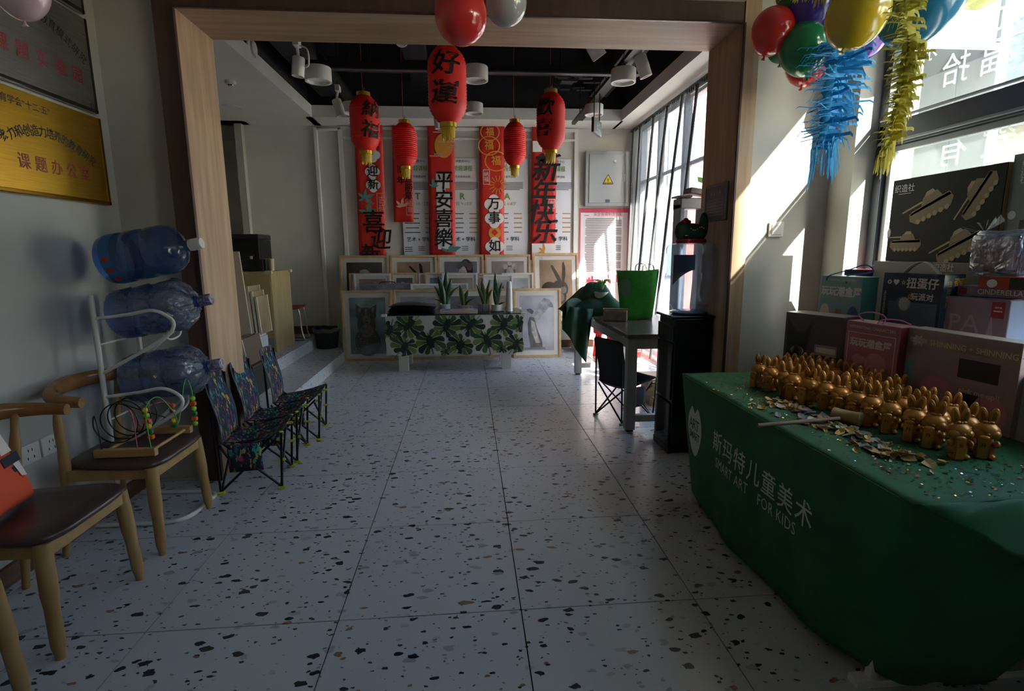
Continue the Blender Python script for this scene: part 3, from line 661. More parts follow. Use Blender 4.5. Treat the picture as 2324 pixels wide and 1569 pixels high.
def disc(u, v, lb, nm, prof, m, cat, ax='z', val=3.478, mtx=None):
    p = at(u, v, ax, val); t = thing(nm, lb, cat, p); bm = NB(); lathe(bm, prof, p, 28, mtx); obj('housing', bm, m, t, smooth=40); return t, p
t, p = disc(523, 184, 'round white smoke detector on the lowered left ceiling', 'smoke_detector', [(0, 0), (.055, 0), (.06, -.02), (.055, -.035), (.03, -.038), (.026, -.055), (0, -.056)], whitep, 'detector')
obj('vent_slot', B(((p.x-.01, p.y-.028, p.z-.046), (.016, .008, .012)), ((p.x+.014, p.y-.028, p.z-.046), (.016, .008, .012))), ink, t)
t, p = disc(526, 243, 'flat round ceiling speaker grille left of the dark recess', 'ceiling_speaker', [(0, -.006), (.10, -.006), (.102, -.002), (.125, -.006), (.128, 0)], whitep, 'speaker')
q90 = RY(PI/2)
for u, v, lb, k in ((568, 110, 'round recessed downlight tilted out of the recess edge at upper left', 0), (718, 259, 'dangling round emergency lamp with loose wires at the far left recess corner', 1)):
    p = at(u, v, 'x', -2.17); t = thing('eyeball_lamp', lb, 'lamp', p); r = .11 if not k else .12
    bm = NB(); lathe(bm, [(0, .005), (r, .005), (r, .02), (r*.78, .028), (r*.72, .02)], p, 28, q90); obj('flange', bm, whitep, t, smooth=40)
    bm = NB(); lathe(bm, [(r*.62, .0), (r*.62, .045), (r*.55, .05), (0, .05)], p+V((0, 0, -.02*k)), 24, q90); obj('lens', bm, whitep, t, smooth=40)
    if k: bm = NB(); sweep(bm, smooth_path([p, p+V((.12, -.1, .02)), p+V((.2, -.1, .12)), p+V((.1, -.1, .25)), p+V((.0, -.1, .3))], 6), .005, 6); obj('wire', bm, mat('grey_wire', '#55555a', .5), t, smooth=180)
t = thing('exit_sign', 'small dark hanging exit sign seen from its side below the far right lamp', 'sign', at(1354, 289, 'y', 6.4))
p = at(1354, 289, 'y', 6.4); mt = M.Translation(p) @ RZ(math.radians(62))
bm = NB(); bx(bm, (0, 0, 0), (.34, .03, .16), mt.to_3x3()); bmesh.ops.translate(bm, vec=p, verts=bm.verts); obj('panel', bm, mat('sign_dark', '#26262a', .4), t)
bm = NB(); text(bm, '出口', .10, M.Translation(p) @ RZ(math.radians(62)) @ frame((0, -.0165, 0), (1, 0, 0), (0, 0, 1)) @ T(.03, 0), .01, 1, 0, None, 1, .8); obj('sign_lettering', bm, mat('sign_green', '#8fa890', .5), t)
for s in (-.12, .12): rod(t, p+V((s*.47, s*.88, .08)), (p.x+s*.47, p.y+s*.88, 4.0), .006, black, 'hanger')

# ---- lanterns
lred = mat('lantern_red', '#e0180c', .55); N, L, b_ = nodes(lred); b_.inputs['Subsurface Weight'].default_value = .3; b_.inputs['Subsurface Radius'].default_value = (.03, .008, .004)
gfr = mat('gold_fringe', '#d9b92a', .5); redstr = mat('red_string', '#b0301c', .6)
def lantern(u, vt, vb, D, wpx, lb, txt=None, ang=0, ts=.15):
    d = D/wpx*FPX; p = CO + _ray(u, (vt+vb)/2)*d; H = (vb-vt)*D/wpx; R_ = D/2
    t = thing('paper_lantern', lb, 'lantern', p, 'red lanterns hung across the room')
    K = 22; prof = [(R_*.42, H/2)]
    def rad(z): q = abs(z)/(H/2); return R_*(1-.55*max(0, (q-.45)/.55)**2.2)
    for i in range(K):
        z0 = H/2-H*i/K; z1 = H/2-H*(i+1)/K; prof += [(rad((z0+z1)/2)+.004, (z0+z1)/2), (rad(z1)-.003, z1)]
    prof[-1] = (R_*.42, -H/2)
    bm = NB(); lathe(bm, prof, p, 40); obj('shade', bm, lred, t, smooth=60)
    for s in (1, -1):
        bm = NB(); lathe(bm, [(R_*.40, s*H/2-.005), (R_*.46, s*H/2), (R_*.46, s*(H/2+.035)), (R_*.38, s*(H/2+.035)), (R_*.36, s*(H/2))], p, 24); obj('collar', bm, gold, t, smooth=40)
    bm = NB()
    for i in range(26):
        a = 2*PI*i/26; r = R_*.34; z = p.z-H/2-.03
        sweep(bm, [(p.x+r*math.cos(a), p.y+r*math.sin(a), z), (p.x+r*.98*math.cos(a+.05), p.y+r*.98*math.sin(a+.05), z-.04), (p.x+r*.9*math.cos(a), p.y+r*.9*math.sin(a), z-.085-.01*(i % 3))], .005, 4)
    o = obj('tassel', bm, gfr, t); o['kind'] = 'stuff'
    bm = NB(); sweep(bm, smooth_path([(p.x, p.y, p.z+H/2+.02), (p.x+.012, p.y, p.z+H/2+.09), (p.x-.008, p.y, p.z+H/2+.12), (p.x, p.y, 4.31)], 4), .0025, 5); obj('string', bm, redstr, t)
    if txt:
        bm = NB(); base = math.atan2(-p.y, -p.x)+ang
        def wr(q): z = q.y; r = rad(z)+.007; return p+V((r*math.cos(base+q.x/R_), r*math.sin(base+q.x/R_), z))
        n = len(txt)
        for i, ch in enumerate(txt): text(bm, ch, ts, T(.01*(-1)**i, (n/2-.5-i)*ts*1.12+.01, 0, -.06), .02, 1, .10, wr, 1, 1.2)
        obj('calligraphy', bm, ink, t)
lantern(1015, 113, 275, .30, 86, 'largest red lantern with black brushed characters, hung highest at centre', '好運', -.15, .19)
lantern(828, 222, 340, .30, 65, 'red lantern with black characters on the left', '納福', .45, .18)
lantern(1250, 216, 338, .30, 64, 'red lantern with black characters turned left, on the right', '歡喜', -.6, .18)
lantern(919, 283, 376, .27, 54, 'smaller plain red lantern left of centre')
lantern(1168, 281, 374, .27, 50, 'smaller plain red lantern right of centre')

# ---- banners and posters
bred = noisy('banner_red', '#c81f16', '#d02a1c', 2, .55); bwhite = mat('banner_white', '#e4dedb', .6); bgold = mat('banner_gold', '#d9973a', .5); bpink = mat('banner_pink', '#e0a28e', .6)
bteal = mat('banner_teal', '#4f8f86', .6); borg = mat('banner_orange', '#d4552a', .6)
YB = 8.66
def banner(x0, x1, z0, lb):
    t = thing('banner', lb, 'banner', ((x0+x1)/2, YB, 3.48), 'red new year banners on the back wall')
    bm = NB(); grid(bm, lambda u, v: V((x0+(x1-x0)*u-.03*(1-v), YB+.006*math.sin(u*5+v*7), z0+(3.48-z0)*v)), 6, 12); obj('sheet', bm, bred, t, smooth=180, solid=.004); return t
def P(u, v, dy=.012): return at(u, v, 'y', YB-dy)
def bt(bm, s, u, v, h, b=.02, sh=.0, sx=1, rz=0, dy=.014): text(bm, s, h, frame(P(u, v, dy), (1, 0, 0), (0, 0, 1)) @ RZ(rz), b, 1, sh, None, 1, sx)
def clover(bm, u, v, r, dy=.010):
    p = P(u, v, dy)
    for a in range(4): q = p+V((math.cos(a*PI/2)*r*.5, -.0003*a, math.sin(a*PI/2)*r*.5)); poly(bm, [(r*.62*math.cos(k*PI/8), r*.62*math.sin(k*PI/8)) for k in range(16)], frame(q, (1, 0, 0), (0, 0, 1)))
def sprig(bm, u, v, s, dirs):
    for a, l in dirs:
        mt = frame(P(u, v, .011+.0004*random.random()), (1, 0, 0), (0, 0, 1)) @ RZ(math.radians(a)); poly(bm, [(0, 0), (l*.3, l*.18), (l*.7, l*.16), (l, 0), (l*.7, -.1*l), (l*.3, -.14*l)], mt @ M.Scale(s, 4))
t = banner(-1.66, -1.24, 1.45, 'leftmost red banner with white clover badges and green leaf sprigs')
bm = NB(); [clover(bm, u, v, .10) for u, v in ((846, 352), (845, 390), (847, 420))]; obj('badge', bm, bwhite, t)
bm = NB(); bt(bm, '迎', 845, 390, .17); bt(bm, '新', 847, 420, .17); bt(bm, '喜', 848, 507, .36, .014); bt(bm, '迎', 862, 546, .34, .014, .15); bt(bm, '新', 842, 578, .3, .014); obj('calligraphy', bm, ink, t)
bm = NB(); sprig(bm, 828, 450, .16, [(20, 1), (80, .9), (140, .8), (-40, 1), (200, .7)]); sprig(bm, 832, 480, .16, [(10, 1), (60, 1), (170, .8), (-60, .8)]); obj('leaf_print', bm, bteal, t)
bm = NB(); sprig(bm, 838, 462, .10, [(0, 1), (72, 1), (144, 1), (216, 1), (288, 1)]); obj('flower_print', bm, borg, t)
def seal(t, u, v, s, m, h=.12):
    bm = NB(); bt(bm, s, u, v, h, .0, 0, 1); p = P(u, v, .013); wd, ht = h*.75, h*(.62*len(s.split('\n')) + .12)
    for a, b, c, d in ((-wd, 0, .008, ht*2), (wd, 0, .008, ht*2), (0, -ht, wd*2, .008), (0, ht, wd*2, .008)): bx(bm, (p.x+a*.8, p.y, p.z+b), (c if c < .02 else c*.8, .002, d))
    obj('seal_mark', bm, m, t)
seal(t, 867, 464, '吉\n祥', bpink)
t = banner(-1.10, -.80, 2.05, 'short red banner second from the left behind a plain lantern')
bm = NB(); [bt(bm, c, 910, 385+i*26, .13, .012) for i, c in enumerate('旧年')]; [bt(bm, c, 928, 407+i*19, .13, .012) for i, c in enumerate('且勝意')]; obj('calligraphy', bm, ink, t)
bm = NB(); sprig(bm, 912, 470, .13, [(30, 1), (80, 1.1), (130, 1), (170, .7)]); obj('leaf_print', bm, bpink, t); seal(t, 930, 470, '知\n意', bpink, .09)
t = banner(-.57, -.16, 1.45, 'middle red banner with a tall white panel of four large characters')
bm = NB(); a, b2 = P(989, 392, .008), P(1024, 566, .008); bx(bm, ((a.x+b2.x)/2, a.y, (a.z+b2.z)/2), (b2.x-a.x, .002, a.z-b2.z)); obj('panel', bm, bwhite, t)
bm = NB(); [bt(bm, c, 1006, 412+i*43.5, .30, .013, .08) for i, c in enumerate('平安喜樂')]; obj('calligraphy', bm, ink, t)
bm = NB(); p = P(1007, 331, .01); poly(bm, [(.14*math.cos(k*PI/10), .18*math.sin(k*PI/10)) for k in range(20)], frame(p, (1, 0, 0), (0, 0, 1))); obj('lantern_print', bm, bgold, t)
bm = NB()
for u, v, l in ((998, 300, .2), (1012, 322, .24), (990, 354, .2), (1024, 334, .14)): bx(bm, P(u, v, .012), (l, .002, .016)); bx(bm, P(u+4, v-4, .012), (l*.6, .002, .014))
obj('cloud_print', bm, bpink, t)
bm = NB(); bx(bm, P(1016, 433, .010), (.07, .002, .075)); obj('seal_mark', bm, borg, t)
bm = NB(); sprig(bm, 986, 425, .15, [(100, 1), (60, .8), (150, .6), (20, .5)]); sprig(bm, 1018, 572, .22, [(20, 1), (60, .8), (150, .6)]); obj('leaf_print', bm, bteal, t)
t = banner(.22, .61, 1.45, 'red banner with golden lantern drawings, fireworks and a coin')
bm = NB()
for u, v, r in ((1112, 300, .15), (1110, 331, .17), (1126, 366, .18)):
    p = P(u, v, .010); rr = [(r*math.cos(k*PI/12), r*.85*math.sin(k*PI/12)) for k in range(24)]; mt = frame(p, (1, 0, 0), (0, 0, 1))
    vs = [bm.verts.new(mt @ V((x, y, 0))) for x, y in rr]; ws = [bm.verts.new(mt @ V((x*.9, y*.9, 0))) for x, y in rr]
    for k in range(24): bm.faces.new((vs[k], vs[(k+1) % 24], ws[(k+1) % 24], ws[k]))
    bt(bm, '福', u, v, r*.85, .02, 0, 1, 0, .014)
for k in range(14):
    a = 2*PI*k/14; p = P(1130, 420, .012); bx(bm, p+V((math.cos(a)*.1, 0, math.sin(a)*.1)), (.09, .002, .012), RY(-a).to_3x3())
obj('gold_print', bm, bgold, t)
bm = NB(); [clover(bm, u, v, .135) for u, v in ((1121, 464), (1122, 496), (1123, 560))]; obj('badge', bm, bwhite, t)
bm = NB(); p = P(1123, 529, .010); poly(bm, [(.10*math.cos(k*PI/10), .10*math.sin(k*PI/10)) for k in range(20)], frame(p, (1, 0, 0), (0, 0, 1))); obj('coin_print', bm, bgold, t)
bm = NB(); bt(bm, '◆', 1123, 529, .11); obj('coin_hole', bm, bred, t)
bm = NB(); bt(bm, '万', 1121, 464, .2); bt(bm, '事', 1122, 496, .2); bt(bm, '如', 1123, 560, .2); obj('calligraphy', bm, ink, t)
seal(t, 1104, 402, '纳\n福', bwhite, .08)
t = banner(1.035, 1.43, 1.45, 'rightmost red banner with very large running characters above a white foot')
bm = NB(); a, b2 = P(1207, 553, .008), P(1261, 600, .008); bx(bm, ((a.x+b2.x)/2, a.y, (a.z+b2.z)/2), (b2.x-a.x, .002, a.z-b2.z)); obj('foot_panel', bm, bwhite, t); bm = NB(); a, b2 = P(1209, 320, .008), P(1230, 345, .008); bx(bm, ((a.x+b2.x)/2, a.y, (a.z+b2.z)/2), (b2.x-a.x, .002, a.z-b2.z)); obj('panel', bm, bwhite, t)
bm = NB(); bt(bm, '新', 1236, 385, .44, .014, .2); bt(bm, '年', 1232, 440, .40, .014, .2); bt(bm, '快', 1226, 486, .40, .014, .2); bt(bm, '乐', 1236, 530, .40, .014, .2); obj('calligraphy', bm, ink, t)
bm = NB(); sprig(bm, 1236, 570, .14, [(200, 1), (150, .8), (100, 1), (240, .7)]); obj('flower_print', bm, bgold, t)
seal(t, 1252, 463, '吉', bwhite, .09)
pw_ = mat('poster_paper', '#e2e3e6', .5); pgreen = mat('print_green', '#6f9a3c', .6); pgrey = mat('print_grey', '#55565a', .6); porg = mat('print_orange', '#c48a4a', .6)
def Pp(u, v, y): return at(u, v, 'y', y)
for i, (x0, x1, L1, ages, uc, lb) in enumerate([(-1.0, -.36, 'T', '阶段 10-12岁', 948, 'white course poster left, headed T, behind the short banner'), (-.34, .30, 'R', '阶段 9-10岁', 1049, 'white course poster headed R right of the middle banner'), (.32, .98, 'A', '阶段 6-8岁', 1151, 'white course poster headed A behind the lantern right of centre'), (1.0, 1.66, '', '', 1262, 'white course poster at the right behind the running character banner')]):
    t = thing('course_poster', lb, 'poster', ((x0+x1)/2, 8.73, 3.0), 'white course posters on the back wall'); yy = 8.715
    obj('sheet', B((((x0+x1)/2, yy+.006, 2.2), (x1-x0, .008, 1.63))), pw_, t)
    cx = at(uc, 450, 'y', yy).x; F_ = lambda x, z: frame((x, yy-.002, z), (1, 0, 0), (0, 0, 1))
    bm = NB(); text(bm, L1+'阶段课程', .085, F_(cx, 2.86), .012, 1, 0, None, 1, .85)
    if L1: text(bm, L1, .14, F_(cx, 2.44), .02)
    if i < 3: text(bm, ages, .065, F_(cx, 2.33), 0)
    obj('print_green', bm, pgreen, t)
    bm = NB(); text(bm, '艺术教育中心', .045, F_(cx, 2.97)); text(bm, '艺术 + 学科', .075, F_(cx, 1.78), .015); text(bm, '+ 艺术素养训练', .04, F_(cx, 2.74)); text(bm, '创作公式:', .045, F_(cx, 1.50), .0)
    obj('print_black', bm, ink, t)
    bm = NB()
    for k in range(6): bx(bm, (cx, yy-.001, 2.655-k*.021), (.5-.1*(k == 5), .001, .009))
    for k in range(5): bx(bm, (cx-.10, yy-.001, 2.18-k*.072), (.24-.03*(k % 2), .001, .014))
    for k in range(3): bx(bm, (cx-.17, yy-.001, 1.66-k*.03), (.12, .001, .012)); bx(bm, (cx+.03, yy-.001, 1.67-k*.028), (.1, .001, .01))
    o = obj('small_print', bm, pgrey, t); o['kind'] = 'stuff'
    bm = NB()
    for k in range(5): bx(bm, (cx+.17, yy-.001, 2.18-k*.072), (.13, .001, .016))
    obj('small_print_orange', bm, porg, t)
# ---- electrical box and red notice
t = thing('electrical_box', 'grey metal electrical cabinet with a yellow warning triangle on the back wall', 'cabinet', (2.24, 8.74, 2.3))
egr = mat('cabinet_grey', '#9c9f9d', .4); obj('body', B(((2.24, 8.69, 2.71), (.72, .11, .84))), egr, t, bevel=.006)
d_ = obj('door', B(((2.245, 8.63, 2.71), (.62, .015, .74))), egr, t, bevel=.003)
obj('latch', B(((2.50, 8.62, 2.72), (.025, .015, .12), None, .005)), whitem, d_)
bm = NB(); q = at(1396, 366, 'y', 8.62); lathe(bm, [(0, .012), (.02, .01), (.022, 0)], q, 14, RX(PI/2)); obj('knob', bm, whitem, d_)
bm = NB(); q = at(1380, 409, 'y', 8.62); poly(bm, [(-.085, -.06), (.085, -.06), (0, .085)], frame(q, (1, 0, 0), (0, 0, 1))); obj('warning_triangle', bm, mat('warning_yellow', '#d9b820', .5), d_)
bm = NB(); text(bm, '↯', .10, frame(q-V((0, .002, -.01)), (1, 0, 0), (0, 0, 1)), .01); text(bm, '有电危险', .032, frame(q-V((0, .002, .045)), (1, 0, 0), (0, 0, 1)), .01)
for a, b2 in (((-.085, -.06), (.085, -.06)), ((.085, -.06), (0, .085)), ((0, .085), (-.085, -.06))):
    A_, B_ = q+V((a[0], -.002, a[1])), q+V((b2[0], -.002, b2[1])); sweep(bm, [A_, B_], .004, 4)
obj('warning_mark', bm, ink, d_)
obj('name_plate', B((at(1379, 456, 'y', 8.62), (.07, .004, .04))), pgrey, d_)
t = thing('notice_poster', 'pink and white notice below the electrical cabinet, partly sunlit', 'poster', (2.24, 8.745, 1.1))
obj('sheet', B(((2.22, 8.742, 1.67), (.82, .008, 1.19))), mat('notice_white', '#e4dcdc', .5), t)
npk = mat('notice_pink', '#d0506a', .6)
bm = NB(); bx(bm, (2.22, 8.735, 2.23), (.82, .002, .07)); [bx(bm, (1.822+.796*s, 8.735, 1.65), (.022, .002, 1.1)) for s in (0, 1)]; bx(bm, (2.22, 8.735, 1.10), (.82, .002, .05))
for k in range(16): bx(bm, (1.83+k*.052, 8.7345, 1.13+.02*math.sin(k*2.3)), (.03, .002, .07+.04*math.sin(k*1.7)))
text(bm, '二', .08, frame((1.93, 8.733, 2.17), (1, 0, 0), (0, 0, 1)), .02); text(bm, '安全管理制度告知', .06, frame((2.28, 8.733, 2.165), (1, 0, 0), (0, 0, 1)), .0); obj('pink_print', bm, npk, t)
bm = NB()
for k in range(32): bx(bm, (2.21-.05*((k*7) % 5 == 0), 8.736, 2.10-k*.027), (.60-.14*((k*7) % 5 == 0), .001, .010))
o = obj('small_print', bm, pgrey, t); o['kind'] = 'stuff'

# ---- leaning pictures
fwood = noisy('frame_wood', '#c3a67c', '#b29468', 3, .5, (5, 5, 5)); fwhite = mat('frame_white', '#c9c9cc', .5); mount = mat('mount_board', '#d6d2ca', .8)
pglass = thin('picture_glass', '#ffffff', .03, .8)
def picture(x0, x1, z0, h, yb, lean, lb, fm, paper, art=(), border=.07, grp='framed drawings leaning on the back wall', fw=.035):
    wd = x1-x0; t = thing('framed_picture', lb, 'picture', ((x0+x1)/2, yb, z0), grp)
    mt = M.Translation(((x0+x1)/2, yb, z0)) @ RX(-math.radians(lean))     # local x across, z up, -y to the viewer
    def add(nm, boxes, m, bev=0, par=t):
        bm = NB()
        for c, s in boxes: bx(bm, c, s)
        bmesh.ops.transform(bm, matrix=mt, verts=bm.verts); return obj(nm, bm, m, par, bevel=bev)
    add('frame_side', [((-wd/2+fw/2, 0, h/2), (fw, .03, h))], fm, .003); add('frame_side', [((wd/2-fw/2, 0, h/2), (fw, .03, h))], fm, .003)
    add('frame_side', [((0, 0, fw/2), (wd-2*fw, .028, fw))], fm, .003); add('frame_side', [((0, 0, h-fw/2), (wd-2*fw, .028, fw))], fm, .003)
    add('mount_board', [((0, .008, h/2), (wd-2*fw, .006, h-2*fw))], mount)
    pb = fw+border; aw, ah = wd-2*pb, h-2*pb; add('drawing', [((0, .003, h/2), (aw, .003, ah))], paper)
    k = 0
    for m, shapes in art:
        bm = NB()
        for sh in shapes:
            k += 1; poly(bm, [((px-.5)*aw, (py)*ah) for px, py in sh], mt @ frame((0, -.0005-.0002*k, h/2-ah/2), (1, 0, 0), (0, 0, 1)))
        obj('drawn_shape', bm, m, t)
    add('glazing', [((0, -.011, h/2), (wd-2*fw, .001, h-2*fw))], pglass)
    return t
def ell(cx, cy, rx, ry, n=18, a0=0, a1=360, rot=0):
    r = []; 
    for i in range(n):
        a = math.radians(a0+(a1-a0)*i/(n-1 if a1-a0 < 360 else n)); x, y = rx*math.cos(a), ry*math.sin(a); c, s = math.cos(math.radians(rot)), math.sin(math.radians(rot)); r.append((cx+x*c-y*s, cy+x*s+y*c))
    return r
g = lambda n, c, s=14: noisy('sketch_'+n, c, '#%02x%02x%02x' % tuple(min(255, int(int(c[i:i+2], 16)*.72)) for i in (1, 3, 5)), s, .85, (1, 1, 1), 6, 0, .3, .7)
dk, md, lt, bg1, tan, bl = g('dark', '#2b2a2c'), g('mid', '#6e6b6b'), g('light', '#c3bdb8'), g('greybg', '#85838a', 5), g('tan', '#b89a7c', 4), g('blue', '#2c3c66')
teal = noisy('cat_bg', '#7f9c9a', '#56696a', 5, .8); fur = g('fur', '#4b463f'); furl = g('furl', '#8a8178'); brown = g('brown', '#4f4238', 20)
hare = [(brown, [ell(.36, .30, .34, .22), ell(.30, .42, .26, .16), ell(.55, .40, .2, .2)]), (fur, [ell(.72, .45, .16, .13, 18, 0, 360, -20), ell(.66, .30, .16, .16)]), (brown, [[(.62, .52), (.50, .66), (.36, .84), (.34, .90), (.40, .90), (.56, .74), (.68, .58)], [(.68, .56), (.69, .76), (.70, .93), (.74, .97), (.79, .86), (.79, .70), (.75, .56)]]), (furl, [ell(.73, .42, .09, .07), ell(.66, .27, .09, .08)]), (ink, [ell(.72, .49, .02, .018)])]
head = lambda cx, cy, r: [(dk, [ell(cx+.10, cy+.02, r*1.25, r*1.35)]), (lt, [ell(cx, cy-.04, r*.75, r*.95)]), (md, [ell(cx-.10, cy+.12, r*.55, r*.35), ell(cx+.06, cy+.16, r*.6, r*.35), ell(cx+.2, cy+.1, r*.5, r*.4)]), (dk, [ell(cx-.07, cy-.03, .035, .02), ell(cx+.07, cy-.03, .035, .02), ell(cx, cy-.22, .05, .012)])]
bust = lambda cx, cy, r: [(md, [ell(cx, cy, r*1.2, r*1.2)]), (lt, [ell(cx, cy-.06, r*.85, r), ell(cx-.13, cy+.1, r*.5, r*.35), ell(cx+.14, cy+.1, r*.55, r*.4), ell(cx, cy+.16, r*.55, r*.3)]), (dk, [ell(cx-.08, cy-.05, .04, .02), ell(cx+.08, cy-.05, .04, .02)])]
cat = [(fur, [ell(.48, .22, .36, .26), ell(.46, .52, .26, .2), [(.19, .66), (.17, .895), (.37, .80)], [(.73, .66), (.76, .885), (.55, .80)], ell(.46, .69, .28, .135)]), (furl, [ell(.46, .60, .12, .09), [(.43, .64), (.43, .80), (.49, .80), (.49, .64)], ell(.46, .42, .18, .12), ell(.28, .78, .04, .05), ell(.65, .78, .04, .05)]), (dk, [ell(.36, .685, .045, .03), ell(.56, .685, .045, .03), ell(.46, .615, .025, .016), ell(.46, .565, .06, .008)]), (tan, [ell(.36, .685, .028, .02), ell(.56, .685, .028, .02)]), (dk, [ell(.36, .685, .012, .014), ell(.56, .685, .012, .014)]), (g('petal', '#a7a39c'), [ell(.08+.3*((i*37) % 10)/10*(1 if i < 6 else 2.8)*.9, .05+.04*((i*53) % 8)+.02, .02, .012, 6) for i in range(16)])]
wing = [(g('paper_shadow', '#b4b5bc'), [[(.30, .44), (.40, .62), (.55, .86), (.70, .95), (.86, .93), (.96, .84), (.98, .78), (.84, .78), (.74, .70), (.66, .66), (.56, .56), (.46, .50)]]), (md, [[(.18, .80-.05), (.30, .77), (.40, .72), (.36, .66), (.24, .70)], [(.28, .62), (.42, .60), (.50, .40), (.64, .18), (.66, .06), (.30, .06), (.24, .30), (.22, .48)]]), (lt, [[(.32, .56), (.42, .52), (.50, .32), (.58, .14), (.46, .14), (.34, .34)]]), (g('plinth', '#8e8f96'), [[(.12, .02), (.74, .02), (.74, .06), (.12, .06)]])]
bench = thing('display_bench', 'low white bench with a green top edge under the back row of pictures', 'bench', (-.1, 8.45, 0))
obj('board', B(((-.05, 8.45, .50), (3.65, .5, .03))), mat('bench_white', '#c9c9c4', .5), bench); obj('green_edge', B(((-.1, 8.193, .49), (3.75, .012, .06))), mat('bench_green', '#5fae3c', .5), bench)
for x in (-1.9, -.6, .6, 1.72): obj('support', B(((x, 8.45, .245), (.05, .46, .49))), mat('bench_white'), bench)
hd = 1.03; Y1 = 8.40
for x0, x1, pp, art, lb, dz in [(-1.97, -1.22, g('ox', '#3a3738', 5), [(dk, [ell(.76, .86, .10, .05, 18, 0, 360, 50), ell(.84, .90, .03, .08, 12, 0, 360, -10), ell(.30, .88, .05, .09)]), (lt, [ell(.50, .80, .14, .07)]), (md, [ell(.84, .77, .14, .03)])], 'large framed dark still life with a pale skull, far left of the back row', 0),
        (-1.20, -.48, tan, [(dk, [[(.34, .915), (.39, .93), (.64, .78), (.56, .76)], [(.66, .955), (.70, .975), (.75, .93), (.78, .80), (.76, .74), (.69, .76)]])], 'large framed tan drawing showing only two dark ear tips, second in the back row', 0),
        (-.47, .25, bg1, head(.56, .80, .17), 'large framed grey drawing of a curly dark haired head, middle of the back row', 0),
        (.27, .99, g('taupe', '#a69a90', 4), bust(.56, .80, .15), 'large framed drawing of a pale curly head, fourth in the back row', 0),
        (1.03, 1.76, tan, hare, 'large framed brown drawing of a seated hare, far right of the back row', .015)]:
    picture(x0, x1, .52+dz, hd, Y1, 8, lb, fwood, pp, art)
Y2 = 8.25
for x0, x1, fm, pp, art, h, dy, lb in [(-1.80, -1.20, fwood, mount, [], .76, .05, 'wood framed picture mostly hidden behind a white frame at the left of the middle row'),
        (-1.72, -1.17, fwhite, tan, bust(.6, .72, .16), .75, 0, 'white framed tan head sketch at the left of the middle row'),
        (-1.17, -.77, fwood, md, [(lt, [[(.1, .2), (.3, .9), (.5, .9), (.6, .2)]])], .76, .04, 'wood framed grey drapery study in the middle row'),
        (-.755, -.60, fwhite, dk, [], .75, .04, 'narrow white framed dark picture in the middle row'),
        (-.66, -.10, fwood, g('sky', '#8fb2c6', 4), [], .76, 0, 'wood framed pale blue picture behind the tallest plant'),
        (-.40, .145, fwhite, g('putty', '#a69c92', 5), [(md, [ell(.62, .7, .12, .16)])], .75, -.04, 'white framed taupe sketch at the centre of the middle row'),
        (.14, .40, fwood, dk, [], .74, .05, 'wood framed dark picture showing between two white frames'),
        (.23, .69, fwhite, g('pale', '#c3c6d0', 6), [(dk, [[(.15, .55), (.55, .60), (.75, .85), (.85, .6), (.95, .2), (.15, .2)]])], .72, -.02, 'white framed sketch of a dark roof shape behind the plants'),
        (.52, 1.01, fwhite, g('pale2', '#b9c0c6', 5), [(md, [[(.55, .2), (.6, .62), (.85, .45), (.95, .2)], ell(.75, .6, .2, .15)])], .74, .01, 'white framed pale sketch at the right end of the middle row')]:
    picture(x0, x1, .52, h, Y2+dy, 5, lb, fm, pp, art, .05, 'smaller framed sketches in the middle row', .028)
t = thing('portfolio_case', 'clear plastic portfolio case with a dark handle in the middle row at left', 'case', (-1.2, 8.1, .5))
obj('sleeve', B(((-1.2, 8.17, .82), (.78, .02, .62), RX(-.04).to_3x3())), mat('grey_plastic', '#77767c', .3), t, bevel=.004); obj('sheet_inside', B(((-1.2, 8.157, .83), (.70, .004, .54), RX(-.04).to_3x3())), g('sheet', '#8e8f9c', 5), t)
bm = NB(); sweep(bm, smooth_path([(-1.32, 8.16, 1.13), (-1.28, 8.16, 1.15), (-1.12, 8.16, 1.15), (-1.08, 8.16, 1.13)], 4), .007, 6); obj('handle', bm, black, t)
picture(-.86, -.0, .52, .60, 8.12, 3, 'wide white framed sheet low in the middle row behind the plants', fwhite, g('haze', '#aab0c0', 6), [], .04, 'smaller framed sketches in the middle row', .028)
Y3 = 7.92
for x0, x1, pp, art, dy, lb in [(-1.845, -1.115, teal, cat, 0, 'large framed portrait of a grey and white cat at the left of the front row'), (-1.105, -.385, g('white_paper', '#b9bac6', 3), [(bl, [ell(.46, .66, .16, .12)]), (md, [ell(.46, .52, .18, .03)])], .02, 'large framed drawing of a blue dome shape behind the dark folders'),
        (-.375, .345, bg1, bust(.45, .68, .14), .02, 'large framed grey drawing of a pale statue head behind the plants'), (.30, 1.0, g('cream', '#c9bda4', 4), [(md, [ell(.35, .75, .1, .06)])], .05, 'large framed cream drawing mostly behind the paper cups'), (.66, 1.385, g('white_sheet', '#c0c1cb', 3), wing, -.02, 'large framed pencil drawing of a winged draped figure, right of the front row')]:
    picture(x0, x1, 0.003, 1.04, Y3+dy, 3.5, lb, fwood, pp, art)

